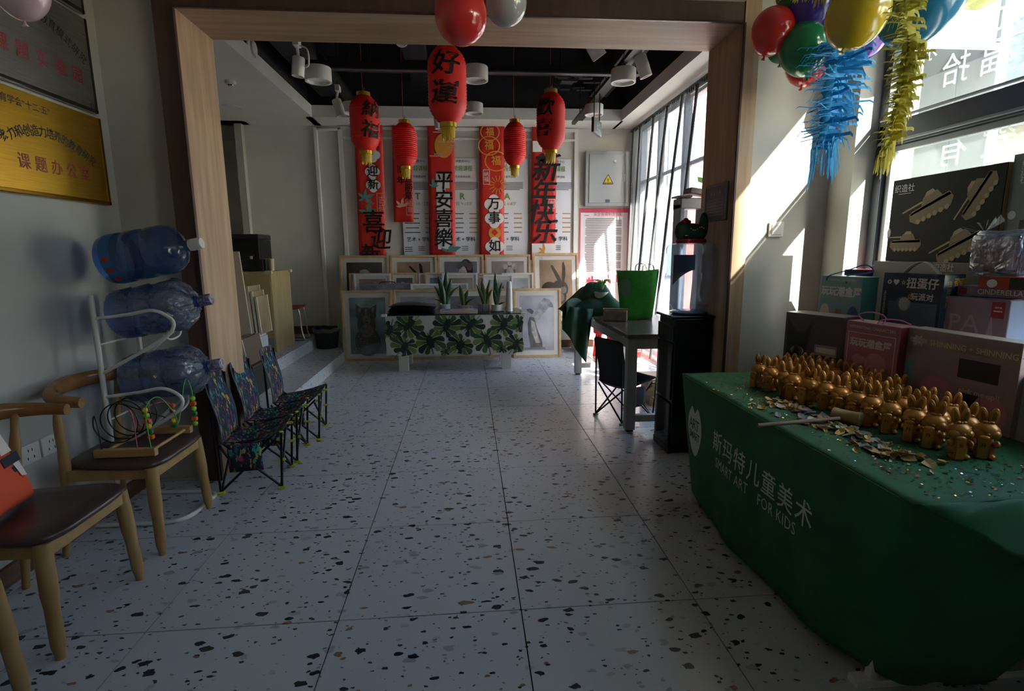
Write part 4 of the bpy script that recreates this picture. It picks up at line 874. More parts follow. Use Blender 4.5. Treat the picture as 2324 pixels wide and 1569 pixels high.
# ---- coffee table
t = thing('coffee_table', 'low white legged glass topped table covered by a leaf patterned cloth', 'table', (-.19, 7.45, 0))
ztt = .755
for x in (-.89, .50):
    for y in (7.2, 7.68): obj('leg', B(((x, y, .25), (.13, .09, .5))), whitem, t, bevel=.004)
obj('frame', B(((-.19, 7.44, .60), (1.66, .58, .28))), whitem, t)
obj('tabletop', B(((-.19, 7.44, ztt+.012), (1.84, .68, .010))), thin('green_glass', '#9fb5a6', .02, 2.0, .1, '#5f7a68'), t)
for x in (-1.11, .73):
    for y in (7.11, 7.77): obj('corner_guard', B(((x, y, ztt+.012), (.07, .05, .035))), mat('beige_foam', '#cbbfa2', .8), t, bevel=.008)
lf = [mat('monstera_dark', '#142a1e', .8), mat('monstera_mid', '#33522f', .8), mat('monstera_olive', '#6b7d3c', .8)]
cl = thing('leaf_cloth', 'white table cloth printed with dark green monstera leaves', 'tablecloth', (-.19, 7.1, ztt))
def cf(u, v): return V((-1.10+1.82*u+.01*math.sin(v*9), 7.095-.012*math.sin(u*23)*(1-v)-.02*(1-v), .235+.52*v+.012*math.sin(u*40)*(1-v)))
bm = NB(); grid(bm, cf, 40, 8); grid(bm, lambda u, v: V((-1.10+1.82*u, 7.095+.68*v, ztt)), 8, 4)
for xs in (-1.10, .72): grid(bm, lambda u, v, xs=xs: V((xs+.015*math.sin(u*14)*(1-v), 7.095+.68*u, .25+.505*v)), 8, 5)
obj('cloth', bm, noisy('cloth_white', '#c6c5bd', '#bfbeb6', 9, .85), cl, smooth=60)
def leaf(cx, cz, R_, rot, bms):
    c, s = math.cos(rot), math.sin(rot)
    def W(x, y, d):
        X, Z = cx+(x*c-y*s)*R_, cz+(x*s+y*c)*R_
        u = min(1, max(0, (X+1.10)/1.82)); v = min(1, max(0, (Z-.235)/.52)); p = cf(u, v); return V((p.x, p.y-d, p.z))
    for sd in (-1, 1):
        for k in range(5):
            a = math.radians(14+k*31); a2 = a+math.radians(27); tone = bms[(k+(sd > 0)+int(abs(cx)*13)) % 3]
            def rr_(t_): return 1.0-.16*math.cos(t_*1.0+.4) if t_ < 2.4 else .95
            pts = [(sd*.03, .42-k*.19), (sd*.42*math.sin(a), .42*math.cos(a)+.05)]
            pts += [(sd*rr_(a+(a2-a)*q)*math.sin(a+(a2-a)*q)*e_, rr_(a+(a2-a)*q)*math.cos(a+(a2-a)*q)*e_) for q, e_ in ((0, .86), (.25, .98), (.6, 1.0), (.9, .93), (1, .84))]
            pts += [(sd*.42*math.sin(a2), .42*math.cos(a2)+.05), (sd*.03, .24-k*.19)]
            vs = [tone.verts.new(W(x, y, .003+.0004*k)) for x, y in pts]; tone.faces.new(vs)
            mid = (a+a2)/2; vs = [bms[0].verts.new(W(x, y, .0065)) for x, y in ((sd*.02, .34-k*.19), (sd*.85*math.sin(mid), .85*math.cos(mid)), (sd*.02, .28-k*.19))]; bms[0].faces.new(vs)
    vs = [bms[0].verts.new(W(x, y, .007)) for x, y in ((-.03, .6), (.03, .6), (.03, -1.1), (-.03, -1.1), )]; bms[0].faces.new(vs)
    vs = [bms[0].verts.new(W(x, y, .006)) for x, y in ((-.16, .36), (.16, .36), (.26, 0), (.16, -.5), (-.16, -.5), (-.26, 0))]; bms[0].faces.new(vs)
bms = [NB(), NB(), NB()]
for cx, cz, R_, a in [(-1.04, .56, .15, 2.9), (-.80, .63, .19, 2.4), (-.86, .36, .17, -.6), (-.52, .42, .19, .2), (-.30, .62, .18, 2.9), (-.12, .36, .17, -.6), (.02, .63, .18, 2.4), (.24, .42, .19, .2), (.46, .62, .18, 2.9), (.62, .36, .15, -.6), (-.32, .29, .07, .2), (.42, .29, .07, .2), (.67, .62, .12, 2.4)]: leaf(cx, cz, R_, a, bms)
for i, b2 in enumerate(bms): o = obj('leaf_print', b2, lf[i], cl)
tt = ztt+.018
fgrey = noisy('folder_grey', '#35323a', '#2a282f', 6, .45)
for i in range(4):
    t = thing('folder', ['charcoal folder at the bottom of the pile on the glass table', 'charcoal folder second from the bottom of the pile', 'charcoal folder second from the top of the pile', 'charcoal folder topmost and bulging on the pile'][i], 'folder', (-.78, 7.35, tt+i*.03), 'charcoal folders on the glass table')
    bm = NB(); bulge = .012 if i < 3 else .03
    for sg in (0, 1): grid(bm, lambda u, v, sg=sg: V((-1.07+.60*u+.01*i-.02*(i % 2), 7.17+.40*v, tt+.004+i*.03+(.024+bulge*math.sin(PI*min(1, u*1.2)))*sg*math.sin(PI*min(max(v, .03), .97))**.3*min(1, u*8+.2, (1-u)*10+.2))), 12, 8)
    obj('cover', bm, fgrey, t, smooth=60)
for i in range(2):
    t = thing('magazine', ['lower magazine on the glass table before the pots', 'upper magazine with a worn yellow and blue cover on the glass table'][i], 'magazine', (-.12, 7.2, tt+i*.024), 'magazines on the glass table')
    obj('pages', B(((-.13, 7.22, tt+.012+i*.024), (.50, .2, .018), RZ(.02*i).to_3x3())), mat('page_cream', '#c5b8a8', .7), t); obj('cover', B(((-.13, 7.22, tt+.0225+i*.024), (.505, .205, .003), RZ(.02*i).to_3x3())), cells('magazine_cover', '#8a8794', ['#b08a3a', '#8b8fa6', '#c8b98c', '#5f6b8c'], 9, .6), t)
potw = mat('pot_white', '#c4c1bb', .35); pots = mat('pot_grey', '#8c8a8c', .4); leafm = noisy('snake_leaf', '#1c3a20', '#2c5230', 18, .35, (1, 1, 4)); leafy = mat('leaf_edge_yellow', '#7f8a3a', .5)
def plant(u, y, rp, hp, striped, leaves, lb, saucer=False, edge=False):
    x = at(u, 700, 'y', y).x; t = thing('potted_plant', lb, 'plant', (x, y, tt), 'snake plants on the glass table')
    bm = NB(); seg = 36; prof = [(0, .002), (rp*.9, 0), (rp, .01), (rp*1.03, hp-.004), (rp*.95, hp), (rp*.93, hp-.02), (0, hp-.02)]
    vs = lathe(bm, prof, (x, y, tt+(.01 if saucer else 0)), seg)
    if striped:
        for v in bm.verts:
            a = math.atan2(v.co.y-y, v.co.x-x)
            if math.hypot(v.co.y-y, v.co.x-x) > rp*.9: k = 1+.05*math.cos(a*18); v.co.x = x+(v.co.x-x)*k; v.co.y = y+(v.co.y-y)*k
    obj('pot', bm, pots if striped else potw, t, smooth=40)
    if saucer: bm = NB(); lathe(bm, [(0, .002), (rp*1.1, .002), (rp*1.35, .014), (rp*1.3, .014), (rp*1.0, .008), (0, .008)], (x, y, tt), 28); obj('saucer', bm, potw, t, smooth=40)
    bm = NB(); lathe(bm, [(rp*.92, hp-.014), (0, hp-.012)], (x, y, tt), 20); obj('soil', bm, mat('soil', '#2a2018', .95), t)
    for dx, h, wv, bend in leaves:
        bm = NB(); n = 9; L_ = []
        for i in range(n+1):
            q = i/n; z = tt+hp-.03+h*q*(1-.5*abs(bend)*q); xx = x+dx*.25+dx*q+bend*h*.8*q*q; wd_ = wv*(.45+.9*q-1.3*q**3 if q < .95 else .06)
            a0 = 0; wd_ *= 1.35; L_.append((V((xx-wd_, y+.01*math.sin(dx*50), z)), V((xx, y-.006+.01*math.sin(dx*50), z)), V((xx+wd_, y+.01*math.sin(dx*50), z))))
        for a_, b_ in zip(L_, L_[1:]):
            va = [bm.verts.new(p) for p in a_]; vb = [bm.verts.new(p) for p in b_]
            for k in range(2): bm.faces.new((va[k], va[k+1], vb[k+1], vb[k]))
        bmesh.ops.remove_doubles(bm, verts=bm.verts, dist=.0004)
        obj('leaf', bm, leafm, t, smooth=180, solid=.004)
        if edge:
            bm = NB(); sweep(bm, [q[2]+V((0, -.002, 0)) for q in L_], .0035, 5); sweep(bm, [q[0]+V((0, -.002, 0)) for q in L_], .0035, 5); obj('leaf_edge', bm, leafy, t)
plant(1010, 7.5, .072, .10, False, [(-.03, .44, .035, -.12), (.02, .50, .040, .02), (.05, .40, .03, .12), (-.05, .33, .028, -.3), (.03, .27, .034, .45), (-.02, .36, .03, -.06), (-.04, .22, .02, -1.1), (.04, .38, .02, .55)], 'tallest snake plant in a plain white pot beside the folders')
plant(1052, 7.48, .075, .085, True, [(-.02, .32, .032, -.08), (.02, .26, .03, .2), (.06, .20, .024, .7), (.04, .08, .02, 1.0)], 'short snake plant in a grey striped pot left of the middle', edge=True)
plant(1099, 7.45, .075, .10, True, [(-.04, .33, .025, -.2), (-.01, .36, .03, -.05), (.03, .30, .028, .1), (.05, .26, .026, .25), (-.02, .24, .022, -.3), (.04, .38, .02, .12), (.02, .20, .024, .3)], 'bushy yellow edged snake plant in a striped pot right of the middle', edge=True)
plant(1128, 7.38, .075, .085, False, [(-.01, .48, .036, -.02), (.02, .38, .024, .18), (-.02, .26, .03, -.1), (.04, .12, .022, .8)], 'snake plant in a white pot standing on a saucer by the cups', saucer=True)
t = thing('cup_stack', 'tall stack of white paper cups at the right end of the glass table', 'cups', (at(1156, 700, 'y', 7.35).x, 7.35, tt)); xc = at(1156, 700, 'y', 7.35).x
for i in range(22):
    bm = NB(); z = tt+.001+i*.0155; r = .047-.0004*i
    lathe(bm, [(r*.72, z+.075), (r, z+.004), (r+.003, z), (r+.003, z+.004)] if i < 21 else [(0, z+.082), (r*.70, z+.082), (r*.72, z+.08), (r, z+.004), (r+.003, z)], (xc, 7.35, 0), 18); obj('cup', bm, mat('paper_cup', '#c9c7be', .6), t, smooth=40)
# ================================================================== far room left: reception desk and clutter
mdf = noisy('pale_yellow_board', '#a8946a', '#9c885e', 2.5, .55, (8, 8, 1), 3)
t = thing('reception_desk', 'pale wooden reception desk standing on the upper step', 'desk', (-2.9, 7.5, .302))
obj('front_panel', B(((-3.1, 7.19, .90), (1.12, .03, .84))), mdf, t, bevel=.003); obj('side_panel', B(((-2.545, 7.55, .815), (.03, .74, 1.03))), mdf, t, bevel=.003)
obj('top', B(((-3.1, 7.55, 1.335), (1.14, .76, .03))), mdf, t, bevel=.003); obj('plinth', B(((-3.1, 7.22, .39), (1.08, .03, .17))), mat('plinth_grey', '#8b8b8c', .6), t)
for x, y in ((-2.56, 7.19), (-2.54, 7.9)): obj('corner_guard', B(((x, y, 1.34), (.09, .06, .045))), mat('beige_foam'), t, bevel=.01)
t = thing('printer', 'black office printer with stacked paper trays on the reception desk', 'printer', (-3.0, 7.6, 1.35))
obj('body', B(((-3.05, 7.65, 1.56), (.62, .45, .40))), black, t, bevel=.01); obj('scanner_lid', B(((-3.05, 7.63, 1.80), (.64, .47, .07))), mat('dark_lid', '#24252a', .3), t, bevel=.01); obj('paper_tray', B(((-3.05, 7.40, 1.46), (.5, .06, .07)), ((-3.05, 7.40, 1.56), (.5, .04, .02))), mat('dark_lid'), t, bevel=.004)
t = thing('monitor_box', 'low black box beside the printer on the reception desk', 'box', (-2.72, 7.5, 1.35)); obj('body', B(((-2.76, 7.45, 1.43), (.24, .2, .16))), black, t, bevel=.006); obj('seam', B(((-2.68, 7.346, 1.43), (.004, .006, .15))), mat('seam_grey', '#6b6b6b', .5), t)
for i, (x, z0, r, h, lb) in enumerate(((-2.545+.02, 1.352, .035, .16, 'tall pale paper cup stack on the desk edge'), (-2.60, 1.352, .035, .16, 'second pale paper cup stack behind it on the desk'), (-2.78, 1.51, .022, .05, 'small white cup on top of the low black box'))):
    t = thing('paper_cup', lb, 'cup', (x-.07, 7.5, z0), 'paper cups on the reception desk'); bm = NB(); lathe(bm, [(0, 0), (r*.8, 0), (r, h-.004), (r, h), (r*.9, h), (r*.75, .02)], (x-.07, 7.42, z0), 18); obj('wall', bm, mat('paper_cup_beige', '#c0ad92', .7), t, smooth=40); bm = NB(); lathe(bm, [(r, h-.004), (r*1.08, h), (r, h+.003)], (x-.07, 7.42, z0), 18); obj('rim', bm, mat('paper_cup_beige'), t, smooth=40)
t = thing('stool', 'red topped stool with a bent chrome frame behind the reception desk', 'stool', (-2.55, 8.1, .302))
obj('seat', B(((-2.62, 8.15, .80), (.34, .3, .03), None, .008)), mat('seat_red', '#9a2f28', .5), t, smooth=40)
for y in (8.02, 8.28):
    bm = NB(); sweep(bm, smooth_path([(-2.74, y, .78), (-2.52, y, .78), (-2.475, y, .75), (-2.45, y, .45), (-2.42, y, .34), (-2.44, y, .315), (-2.7, y, .315)], 4), .010, 8); obj('leg', bm, chrome, t, smooth=60)
t = thing('waste_bin', 'black waste bin with a plastic liner standing on the lower step', 'bin', (-2.17, 8.30, .152))
bm = NB(); lathe(bm, [(0, 0), (.15, 0), (.19, .30), (.195, .31), (.185, .31), (.145, .01)], (-2.17, 8.30, .152), 28); obj('body', bm, mat('bin_black', '#15151a', .5), t, smooth=40)
bm = NB(); lathe(bm, [(.188, .29), (.20, .312), (.205, .30), (.197, .25)], (-2.17, 8.30, .152), 28)
for v in bm.verts: v.co.z += .012*math.sin(math.atan2(v.co.y-8.30, v.co.x+2.17)*7)
obj('liner', bm, mat('liner_grey', '#4a4a50', .3), t, smooth=180)
# boards leaning just behind the left reveal
t = thing('low_cabinet', 'low white cabinet behind the timber lining with boards stood on it', 'cabinet', (-2.3, 5.2, .302)); obj('body', B(((-2.50, 5.45, .53), (.72, .7, .455))), mat('cabinet_white', '#a7a9ab', .5), t, bevel=.004); obj('front', B(((-2.13, 5.45, .53), (.02, .66, .42))), mat('cabinet_white'), t, bevel=.004)
def board(x0, z0, x1, z1, yc, dy, lb, m1, th=.022):
    t = thing('canvas_board', lb, 'board', ((x0), yc, z0), 'boards leaning behind the timber lining')
    L_ = math.hypot(x1-x0, z1-z0); a = math.atan2(x1-x0, z1-z0); mt = M.Translation((x0, yc, z0)) @ RY(a)
    for nm, c, s, m in (('panel', (0, 0, L_/2), (th*.6, dy, L_), m1), ('edge_strip', (0, -dy/2, L_/2), (th, .012, L_), mat('board_edge', '#d3cbb8', .6)), ('edge_strip', (0, dy/2, L_/2), (th, .012, L_), mat('board_edge'))):
        bm = NB(); bx(bm, c, s); bmesh.ops.transform(bm, matrix=mt, verts=bm.verts); obj(nm, bm, m, t)
brn = mat('board_brown', '#5c4a38', .7)
board(-2.15, .765, -2.19, 1.60, 5.05, .5, 'tall thin leaning board nearest the timber lining', brn); board(-2.10, .765, -2.15, 1.60, 5.05, .5, 'second tall thin leaning board beside it', brn)
for i in range(3): board(-2.02+.035*i, .60, -2.055+.035*i, .84, 4.98, .4, ['leftmost of three short white edged boards on the step', 'middle of three short white edged boards on the step', 'rightmost of three short white edged boards on the step'][i], brn)
for i in range(3): board(-2.10+.035*i, .80, -2.12+.035*i, 1.27-.05*i, 5.5, .28, ['leftmost wooden panel propped before the desk', 'middle wooden panel propped before the desk', 'rightmost wooden panel propped before the desk'][i], noisy('propped_wood', '#8a7452', '#6e5a3e', 4, .6))
t = thing('step_crate', 'dark box holding the short boards on the left step', 'box', (-2.0, 4.98, .302)); obj('body', B(((-2.02, 5.0, .45), (.22, .44, .28))), mat('crate_dark', '#2a2523', .7), t, bevel=.004); obj('rim', B(((-2.02, 5.0, .592), (.23, .45, .012))), brn, t)

# ================================================================== wooden work table at the right
tg = noisy('table_top_wood', '#6a6058', '#5a5049', 3, .25, (6, 1, 1)); legg = noisy('table_leg_grey', '#9a9a97', '#8c8c89', 5, .45)
t = thing('work_table', 'long table with a brown top and grey square metal legs by the window', 'table', (1.66, 5.6, 0))
obj('tabletop', B(((1.72, 5.60, .855), (.74, 2.36, .04))), tg, t, bevel=.004)
for x in (1.40, 2.03):
    for y in (4.47, 6.72): obj('leg', B(((x, y, .43), (.085, .085, .82))), legg, t, bevel=.004); 
for x in (1.40, 2.03):
    for y in (4.47, 6.72): obj('foot', B(((x, y, .012), (.06, .06, .024))), black, t)
obj('apron', B(((1.40, 5.6, .79), (.06, 2.2, .09)), ((2.03, 5.6, .79), (.06, 2.2, .09)), ((1.71, 4.47, .79), (.6, .06, .09)), ((1.71, 6.72, .79), (.6, .06, .09))), legg, t)
obj('stretcher', B(((1.71, 4.47, .12), (.55, .05, .06))), legg, t); obj('stretcher', B(((1.71, 6.72, .12), (.55, .05, .06))), legg, t)
gb = noisy('green_nonwoven', '#2c8f2a', '#268023', 30, .8)
t = thing('tote_bag', 'bright green fabric tote bag with a pale heart standing on the work table', 'bag', (1.72, 5.52, .875))
bm = NB(); c0 = V((1.76, 5.50, .877))
def bag(u, v, side):
    w_ = .155+.055*v; d = .10-.02*v
    a = 2*u-1
    if side == 0: p = V((a*w_, -d-.012*math.sin(u*6+v*5), 0))
    elif side == 1: p = V((w_, a*d, 0))
    elif side == 2: p = V((-a*w_, d, 0))
    else: p = V((-w_, -a*d, 0))
    p.z = .50*v + (.02*a if side == 0 else 0); return c0 + RZ(math.radians(-14)) @ p
for s in range(4): grid(bm, lambda u, v, s=s: bag(u, v, s), 6, 8)
bmesh.ops.remove_doubles(bm, verts=bm.verts, dist=.012); obj('body', bm, gb, t, smooth=50, solid=.004)
bm = NB(); q = bag(.16, .70, 0); poly(bm, [(.075*math.cos(k*PI/8)*.85, .09*math.sin(k*PI/8)) for k in range(16)], frame(q+V((0, -.02, 0)), (math.cos(.24), -math.sin(.24), 0), (0, 0, 1))); obj('heart_print', bm, mat('bag_print', '#56735a', .8), t)
for y, x in ((5.42, .10), (5.60, .08)): bm = NB(); sweep(bm, smooth_path([(c0.x+x-.07, y, c0.z+.48), (c0.x+x-.06, y, c0.z+.56), (c0.x+x+.03, y, c0.z+.56), (c0.x+x+.06, y, c0.z+.46)], 5), .012, 6, False, .3); obj('handle', bm, mat('handle_dark_green', '#24402a', .8), t, smooth=180)
gc = noisy('dark_green_cloth', '#27503a', '#1f4431', 8, .8, bump=.1)
t = thing('green_cloth', 'crumpled dark green cloth heaped on the work table and hanging over its corner', 'cloth', (1.45, 6.2, .88))
bm = NB()
def heap(u, v):
    x = 1.10+.70*u; y = 5.75+.80*v; q = math.sin(PI*u)**.7*math.sin(PI*v)**.6
    return V((x, y, .885+.36*q*(.8+.35*math.sin(u*9+v*6)*.4)+.03*math.sin(v*17)*q + (.02*math.sin(u*21)*q)))
grid(bm, heap, 18, 16); obj('heap', bm, gc, t, smooth=180, solid=.004)
bm = NB()
def hang(u, v):
    a = u*2-1; w_ = .24*(1-v)**.7+.03; z = .93-.62*v - .05*a
    return V((1.25-.06*math.sin(v*2)+.10*math.sin(v*PI)*-.4 + w_*a*.35-.06, 5.70+.30*u+.15*v*(1-u), z+.02*math.sin(u*12)))
def hang2(u, v):
    base = V((1.16, 5.55, .97)).lerp(V((1.34, 6.2, .98)), u); tip = V((1.20, 5.5, .40)); 
    p = base.lerp(tip, v**.9); p.x += -.05*math.sin(u*PI)*(1-v)-.03*math.sin(u*15)*(1-v); p.z += -.03*math.sin(PI*u)*v; return p
def hang3(u, v):
    top = at(1277, 694, 'y', 5.55).lerp(at(1348, 702, 'y', 5.75), u)
    bot = at(1277, 748, 'y', 5.50).lerp(at(1329, 822, 'y', 5.52), min(1, u/.7)) if u < .7 else at(1329, 822, 'y', 5.52).lerp(at(1338, 752, 'y', 5.6), (u-.7)/.3)
    p = top.lerp(bot, v); p.y += .03*math.sin(u*14+v*2); p.x += .01*math.sin(u*9)*v; return p
grid(bm, hang3, 20, 14); grid(bm, lambda u, v: V((1.34, 6.2, .98)).lerp(V((1.0, 5.6, 1.06-.18*math.sin(v*PI))), u)+V((.02*math.sin(v*9), .25*(v-.5), .06*math.sin(PI*u)-.10*v)), 10, 8)
obj('hanging_fold', bm, gc, t, smooth=180, solid=.004)
t = thing('spider_plant', 'small pale green leafy plant poking out behind the tote bag', 'plant', (1.45, 5.6, .95))
bm = NB()
for i in range(14):
    a = 2*PI*i/14; l = .10+.06*((i*7) % 5)/5; p0 = V((1.50, 5.93, 1.16)); sweep(bm, smooth_path([p0, p0+V((math.cos(a)*l*.4, math.sin(a)*l*.4, .10)), p0+V((math.cos(a)*l, math.sin(a)*l, .06+.05*math.sin(i)))], 4), [.008, .008, .008, .008, .007, .006, .005, .003, .001], 4)
o = obj('foliage', bm, mat('spider_green', '#6fae4a', .6), t); o['kind'] = 'stuff'
bm = NB(); lathe(bm, [(0, 0), (.06, 0), (.08, .25), (.07, .25), (0, .24)], (1.50, 5.97, .877), 20); obj('pot', bm, potw, t, smooth=40)
t = thing('paper_bag', 'crumpled brown paper bag lying between the cloth and the tote bag', 'bag', (1.5, 5.4, .875)); obj('body', B(((1.50, 5.36, .935), (.24, .12, .11), RZ(-.3).to_3x3())), noisy('kraft', '#8d8072', '#6f6458', 9, .7, bump=.5), t, bevel=.015); obj('fold', B(((1.50, 5.36, .995), (.25, .09, .012), RZ(-.3).to_3x3())), mat('kraft'), t)
# red stool and things under the window
rp = mat('red_translucent_plastic', '#d81e1c', .3); 
t = thing('plastic_stool', 'bright red plastic stacking stool beyond the work table', 'stool', (2.1, 7.8, 0))
bm = NB(); lathe(bm, [(0, .46), (.16, .46), (.17, .44), (.165, .38), (.155, .37)], (2.02, 7.8, 0), 24); obj('seat', bm, rp, t, smooth=40)
for k in range(4):
    a = PI/4+k*PI/2; bm = NB(); sweep(bm, [(2.02+.11*math.cos(a), 7.8+.11*math.sin(a), .42), (2.02+.17*math.cos(a), 7.8+.17*math.sin(a), .002)], [.03, .022], 8); obj('leg', bm, rp, t, smooth=60)
bm = NB(); lathe(bm, [(.15, .19), (.155, .22), (.145, .22), (.14, .19)], (2.02, 7.8, 0), 24); obj('hoop', bm, rp, t, smooth=40)
t = thing('plastic_crate', 'red plastic crate with pale bands beside the red stool', 'crate', (2.35, 7.7, 0))
for i in range(4): obj('tier', B(((2.36, 7.75, .07+i*.115), (.34-.01*i, .30, .10))), rp if i % 2 == 0 else mat('pale_red', '#d98a84', .4), t, bevel=.008)
# curtain of clear plastic strips
t = thing('strip_curtain', 'curtain of clear plastic strips hanging from a rail across the far right window', 'curtain', (2.6, 7, 3.4))
obj('rail', B(((2.60, 6.9, 3.425), (.03, 3.5, .035))), mat('rail_grey', '#5c5f5c', .5, .5), t)
bm = NB()
for i in range(58): bx(bm, (2.585, 5.25+i*.057, 3.40), (.012, .022, .05))
obj('rail_teeth', bm, mat('rail_teeth', '#3a3b3a', .5, .3), t)['kind'] = 'stuff'
bm = NB(); bx(bm, (2.60, 5.85, 3.40), (.02, 1.05, .09)); obj('header_strip', bm, noisy('header_green', '#566457', '#7a8a78', 30, .6), t)
vin = thin('clear_vinyl', '#f6f9fb', .12, 1.5, .14, '#b8c2ca', .5, 4); edg = mat('curtain_edge', '#3d3f3c', .6)
tops = [8.50, 8.14, 7.55, 7.02, 6.55, 6.15, 5.7]; low = [8.55, 8.50, 8.25, 7.85, 7.35, 6.7, 6.1]
for i in range(6):
    bm = NB(); grid(bm, lambda u, v: V((2.585+.012*math.sin(u*9+v*3), (low[i]+(low[i+1]-low[i])*u)*(1-v)+(tops[i]+(tops[i+1]-tops[i])*u)*v, .08+3.31*v)), 6, 12); obj('strip', bm, vin, t, smooth=180)
for i in range(7): bm = NB(); sweep(bm, [(2.578, low[i]*(1-q)+tops[i]*q+.02*math.sin(q*5+i), .06+3.34*q) for q in [k/10 for k in range(11)]], .019, 6); obj('strip_edge', bm, edg, t, smooth=60)

# ---- water dispenser
t = thing('water_dispenser', 'tall black water dispenser standing in the timber opening', 'dispenser', (1.69, 4.05, 0))
obj('cabinet', B(((1.70, 4.055, .54), (.30, .33, 1.07))), mat('dispenser_black', '#121418', .22), t, bevel=.008)
obj('top_panel', B(((1.69, 4.055, 1.085), (.34, .35, .02))), mat('dispenser_black'), t, bevel=.006)
obj('front_door', B(((1.543, 4.055, .23), (.014, .31, .36)), ((1.543, 4.055, .66), (.014, .31, .44))), mat('dispenser_mirror', '#3a302c', .08, .7), t, bevel=.003)
obj('tap_panel', B(((1.543, 4.055, .96), (.016, .31, .12))), mat('dispenser_black'), t, bevel=.003); obj('plinth', B(((1.545, 4.055, .03), (.02, .33, .05))), black, t)
clearb = thin('clear_bottle', '#dfe8f2', .10, 1.6, .22, '#b6c4d8', .7, 60)
t = thing('water_bottle', 'clear ribbed water bottle upturned on the black dispenser', 'bottle', (1.72, 4.06, 1.095))
kk = .19/.138; bm = NB(); pr = [(0, .53), (.13, .54), (.172, .53), (.186, .51), (.19, .49), (.186, .462), (.176, .455), (.176, .33), (.182, .315), (.19, .30), (.19, .262), (.178, .25), (.174, .15), (.186, .135), (.188, .105), (.17, .085), (.135, .06), (.125, .045), (.12, .035), (.13, .02), (.12, 0), (0, 0)]
lathe(bm, pr, (1.72, 4.06, 1.095), 40)
for v in bm.verts:
    a = math.atan2(v.co.y-4.06, v.co.x-1.72); zz = v.co.z-1.095
    if .3 < zz < .47: k = 1+.008*math.cos(a*24); v.co.x = 1.72+(v.co.x-1.72)*k; v.co.y = 4.06+(v.co.y-4.06)*k
obj('body', bm, clearb, t, smooth=60)
bm = NB(); grid(bm, lambda u, v: V((1.72+.1785*math.cos(-2.75+.95*u), 4.06+.1785*math.sin(-2.75+.95*u), 1.095+.455-(.11+.12*(1-u)**1.5)*(1-v))), 10, 4); obj('label_print', bm, mat('dark_blue_label', '#1d3350', .5), t, smooth=180)
bm = NB(); lathe(bm, [(0, .004), (.10, .004), (.14, .012), (.145, .02), (.12, .03), (0, .03)], (1.72, 4.06, 1.09), 28); obj('seat_ring', bm, mat('ring_blue', '#5a7290', .15), t, smooth=40)
t = thing('fish_toy', 'dark green stuffed whale shaped toy with a red base on top of the water bottle', 'toy', (1.71, 4.05, 1.64))
dg = mat('toy_green', '#1b4034', .8); rd = mat('toy_red', '#8c1d1a', .8); z0 = 1.637
bm = NB(); ball(bm, (1.71, 4.05, z0+.075), (.115, .08, .075), 20, 12); ball(bm, (1.80, 4.05, z0+.13), (.035, .04, .10), 14, 10); ball(bm, (1.635, 4.05, z0+.09), (.055, .06, .075), 14, 10); obj('body', bm, dg, t, smooth=180)
bm = NB(); lathe(bm, [(0, 0), (.11, 0), (.118, .018), (.11, .03)], (1.71, 4.05, z0), 24, M.Scale(.75, 4, (0, 1, 0))); obj('base', bm, rd, t, smooth=40)
bm = NB(); [ball(bm, (1.65+dx, 4.02, z0+.155+dz), (.018, .03, .018), 10, 6) for dx, dz in ((-.02, 0), (0, .015), (.02, .0))]; obj('crest', bm, rd, t, smooth=180)
bm = NB(); [bx(bm, (1.67+.016*k, 3.965, z0+.105-.012*math.sin(k)), (.010, .004, .008)) for k in range(7)]; [bx(bm, (x, 3.975, z0+.055), (.02, .004, .005)) for x in (1.64, 1.80)]; obj('stitching', bm, mat('toy_yellow', '#b8a84a', .7), t)
t = thing('display_stand', 'grey curved display stand with a dark shelf behind the water bottle', 'stand', (2.33, 5.6, 0))
gs = mat('stand_grey', '#55595f', .4)
bm = NB(); [bx(bm, c, s) for c, s in (((2.215, 5.6, 1.03), (.05, .2, 2.06)), ((2.46, 5.6, 1.03), (.05, .2, 2.06)), ((2.34, 5.6, 2.06), (.30, .22, .11)), ((2.34, 5.6, 1.70), (.25, .2, .05)), ((2.34, 5.6, .02), (.36, .3, .04)))]; obj('frame', bm, gs, t, bevel=.01)
bm = NB(); bx(bm, (2.40, 5.55, 2.17), (.26, .2, .06), RY(.12).to_3x3()); bx(bm, (2.22, 5.55, 2.125), (.16, .18, .02)); obj('dark_shelf', bm, black, t, bevel=.006)
bm = NB()
for p0, a in (((2.40, 5.5, 2.22), 20), ((2.44, 5.5, 2.27), 150), ((2.5, 5.5, 2.24), 60)): poly(bm, [(0, 0), (.03, .03), (.07, .035), (.10, 0), (.06, -.02), (.02, -.02)], frame(p0, (1, 0, 0), (0, 0, 1)) @ RZ(math.radians(a)), .003)
t = thing('pot_plant_sprig', 'sprig of bright green leaves on the stand behind the dispenser', 'plant', (2.42, 5.5, 2.2)); obj('leaf', bm, mat('sprig_green', '#5f9a3a', .5), t)
bm = NB(); sweep(bm, [(2.42, 5.5, 2.19), (2.45, 5.5, 2.28)], .004, 6); obj('stem', bm, mat('sprig_green'), t)
t = thing('acrylic_notice', 'small grey framed notice fixed to the timber lining by the dispenser', 'sign', (1.85, 3.98, 1.92))
obj('plate', B(((1.852, 3.97, 1.93), (.012, .36, .27))), mat('notice_dark', '#4c4a4e', .35), t, bevel=.003)
obj('border', B(((1.845, 3.97, 2.055), (.004, .34, .012)), ((1.845, 3.97, 1.805), (.004, .34, .012)), ((1.845, 4.14, 1.93), (.004, .012, .26)), ((1.845, 3.80, 1.93), (.004, .012, .26))), mat('notice_edge', '#77757a', .4), t)
